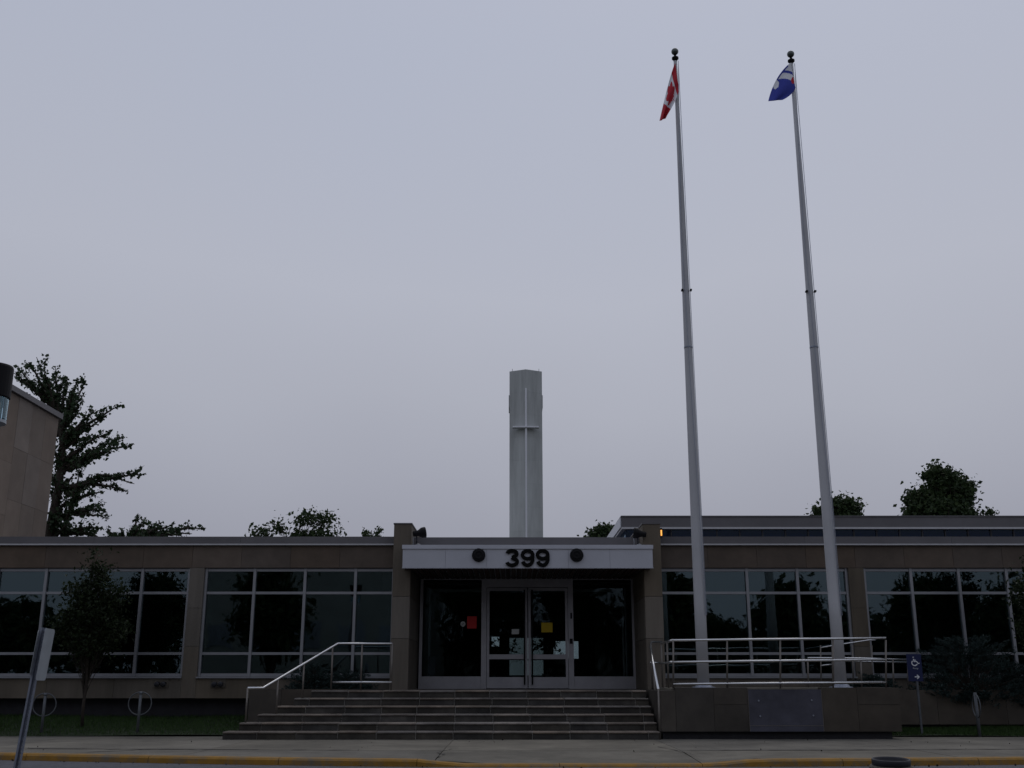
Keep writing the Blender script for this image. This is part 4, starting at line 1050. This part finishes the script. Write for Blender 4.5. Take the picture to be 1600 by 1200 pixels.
plate(.056, .19, Lp - .485, Lp - .005, R(86), 'sign_plate')
plate(-.045, .2, Lp - .44, Lp - .03, R(107), 'sign_plate')

# round concrete pot with a black rim by the kerb
YPt = 11.2; c = at(1391, 1186, YPt); rr_ = 28.5 / FOC * YPt * CT
pot = empty('concrete_bollard', (c.x, YPt, ROAD), label='low round aggregate concrete drum with a black rim on the road', category='drum')
hz = c.z - ROAD
b = bm_new(); lathe(b, (c.x, YPt, ROAD), [(rr_ * 1.05, 0), (rr_ * 1.12, .05), (rr_ * 1.14, hz - .075), (rr_ * 1.08, hz - .06), (rr_ * .95, hz - .055)], 32); obj('drum', b, M['aggregate'], pot, smooth=False)
b = bm_new(); lathe(b, (c.x, YPt, ROAD), [(rr_ * .97, hz - .056), (rr_ * 1.0, hz - .05), (rr_ * 1.01, hz - .006), (rr_ * .985, hz + .004), (rr_ * .93, hz + .004), (rr_ * .9, hz - .015), (rr_ * .88, hz - .045)], 32); obj('rim', b, M['darkm'], pot, smooth=True)
pot.rotation_euler = (R(3.5), 0, 0)

# post-top lamp whose head enters the picture at the left edge
YLm = 10.0; c = at(-14, 612, YLm)
lp = empty('street_lamp', (c.x, YLm, ROAD), label='post lamp with a dark hood over a clear cylinder, cut by the left edge', category='lamp')
zt_, zm_, zb_ = AZ(572, YLm), AZ(622, YLm), AZ(656, YLm); rl = 28.5 / FOC * (YLm * CT + 3 * ST)
b = bm_new(); lathe(b, (c.x, YLm, 0), [(rl * .96, zm_), (rl, zm_ + .01), (rl, zt_ - .02), (rl * .96, zt_), (rl * .3, zt_ + .01)], 32); obj('hood', b, M['black'], lp, smooth=False)
b = bm_new(); lathe(b, (c.x, YLm, 0), [(rl * .92, zb_), (rl * .93, zb_ + .01), (rl * .93, zm_ - .001)], 32); obj('cylinder_glass', b, M['lampglass'], lp, smooth=False)
b = bm_new(); lathe(b, (c.x, YLm, 0), [(rl * .5, zb_ + .005), (rl * .25, zb_ + .1), (rl * .12, zm_ - .01)], 20); obj('reflector', b, M['alu'], lp, smooth=True)
b = bm_new(); lathe(b, (c.x, YLm, 0), [(rl * .95, zb_ - .03), (rl * .95, zb_ - .002), (.05, zb_ - .001)], 32); obj('lower_ring', b, M['signback'], lp)
obj('pole', T([(c.x, YLm, ROAD), (c.x, YLm, zb_ - .03)], [.07, .045], 14), M['darkm'], lp, smooth=True)

# plants inside the lobby, silhouetted against its back window
def pot_plant(px_, py_, Y, h, label, seed):
    rr = random.Random(seed); p = at(px_, py_, Y)
    e = empty('potted_plant', (p.x, Y, .81), label=label, category='plant', group='lobby plants')
    b = bm_new(); lathe(b, (p.x, Y, .81), [(.16, 0), (.22, .35), (.23, .36), (.2, .37)], 16); obj('pot', b, M['darkm'], e, smooth=True)
    st = bm_new(); C = []
    for k in range(14):
        a = rr.uniform(0, 6.28); tip = Vector((p.x + math.cos(a) * rr.uniform(.1, .42), Y + math.sin(a) * .3, .81 + h * rr.uniform(.6, 1.05)))
        limb(st, (p.x, Y, 1.15), tip, .012, .004, n=3, sides=4)
        for q in range(12): C.append((tip + Vector((rr.gauss(0, .09), rr.gauss(0, .09), rr.gauss(0, .08))))[:])
    obj('stems', st, M['bark'], e); obj('leaves', leaves(C, None, .13), M['leaf_m'], e)
pot_plant(857, 1040, 36.5, 1.4, 'leafy potted plant inside the lobby behind the right door', 1)
pot_plant(784, 1040, 34.5, 1.25, 'leafy potted plant inside the lobby behind the left door', 2)

# a few fallen leaves and specks on the pavement and road edge
C = [(rnd.uniform(-9, 9), rnd.uniform(15.9, 19.1), .011) for k in range(110)] + [(x, kerb_y(x) - rnd.uniform(.05, .25), ROAD + .012) for x in [rnd.uniform(-8, 8) for k in range(90)]]
me = leaves(C[::2], None, .032, narrow=.7)
obj('fallen_leaves', me, M['bark'], kind='stuff', label='scattered fallen leaves and specks on the pavement', category='leaves')

# ------------------------------------------------------------------ across the street, behind the photographer: seen in the window glass
op = empty('opposite_pavement', (0, -6, 0), kind='structure')
obj('opposite_slab', B(-60, 60, -9, -4.5, ROAD - .01, 0), M['concrete'], op)
def far_tree(x, y, h, wr, label, n=5200):
    lobes = []
    for k in range(6):
        a = rnd.uniform(0, 6.28); lobes.append(((x + math.cos(a) * wr * .45, y + math.sin(a) * wr * .4, h * rnd.uniform(.42, .78)), (wr * .6, wr * .6, h * .19)))
    lobes.append(((x, y, h * .82), (wr * .45, wr * .45, h * .18)))
    tree('street_tree', label, (x, y, 0), lobes, .2, n, .34, clump=.36, per=22, group='trees across the street')
for (x, y, h, wr, lab) in ((-27, -12, 5.3, 3.0, 'low street tree mirrored in the leftmost window'), (-21.5, -12, 5.0, 2.2, 'small street tree mirrored behind the young tree'), (-18.6, -11.5, 6.6, 1.3, 'narrow street tree mirrored left of the stone pier'),
        (-12.2, -10.5, 8.2, 1.7, 'narrow tall street tree mirrored left of the stairs'), (-1.5, -12, 9.5, 3.2, 'street tree mirrored in the left of the entrance glass'), (3.8, -13, 8.4, 2.4, 'broad street tree mirrored in the right of the entrance glass'),
        (8.1, -12, 7.8, 1.4, 'narrow street tree mirrored beside the right fin'), (11.0, -14, 4.3, 1.7, 'low street tree mirrored behind the left flagpole'), (14.8, -12, 6.3, 2.0, 'rounded street tree mirrored between the flagpoles'),
        (18.2, -13, 4.8, 1.9, 'low street tree mirrored behind the right flagpole'), (22.2, -12, 7.2, 2.4, 'tall street tree mirrored in the rightmost window'), (26.0, -12, 6.4, 1.8, 'street tree mirrored at the right picture edge')):
    far_tree(x, y, h, wr, lab)
Cb = []
for k in range(26000):
    x = rnd.uniform(-42, 42); hgt = 4.3 + .5 * math.sin(x * .9) + .35 * math.sin(x * 2.3 + 1)
    if -18.5 < x < -4.5: continue
    Cb.append((x, -17 + rnd.gauss(0, .8), hgt * rnd.random() ** .7))
obj('hedgerow', leaves(Cb, None, .42, narrow=.7), M['leaf_m'], kind='stuff', label='dark hedge of shrubs across the street, seen only in the glass', category='hedge')
ob = empty('opposite_building', (-14, -16, 0), label='pale two storey building across the street, seen only in the glass', category='building')
obj('wall', B(-18, -5, -26, -16, 0, 8.6), M['opposite'], ob)
obj('roof', B(-18.2, -4.8, -26.2, -15.8, 8.6, 8.9), M['parapet'], ob)
for i in range(5): obj('window', B(-17 + i * 2.4, -15.4 + i * 2.4, -16.03, -15.96, 2.6, 4.0), M['galv'], ob)
ob2 = empty('opposite_house', (12, -24, 0), label='long low building across the street, seen only in the glass', category='building')
obj('wall', B(-4.5, 40, -34, -24.2, 0, 3.6), M['opposite'], ob2)
obj('roof', B(-4.6, 40.3, -34.3, -23.9, 3.6, 3.8), M['parapet'], ob2)
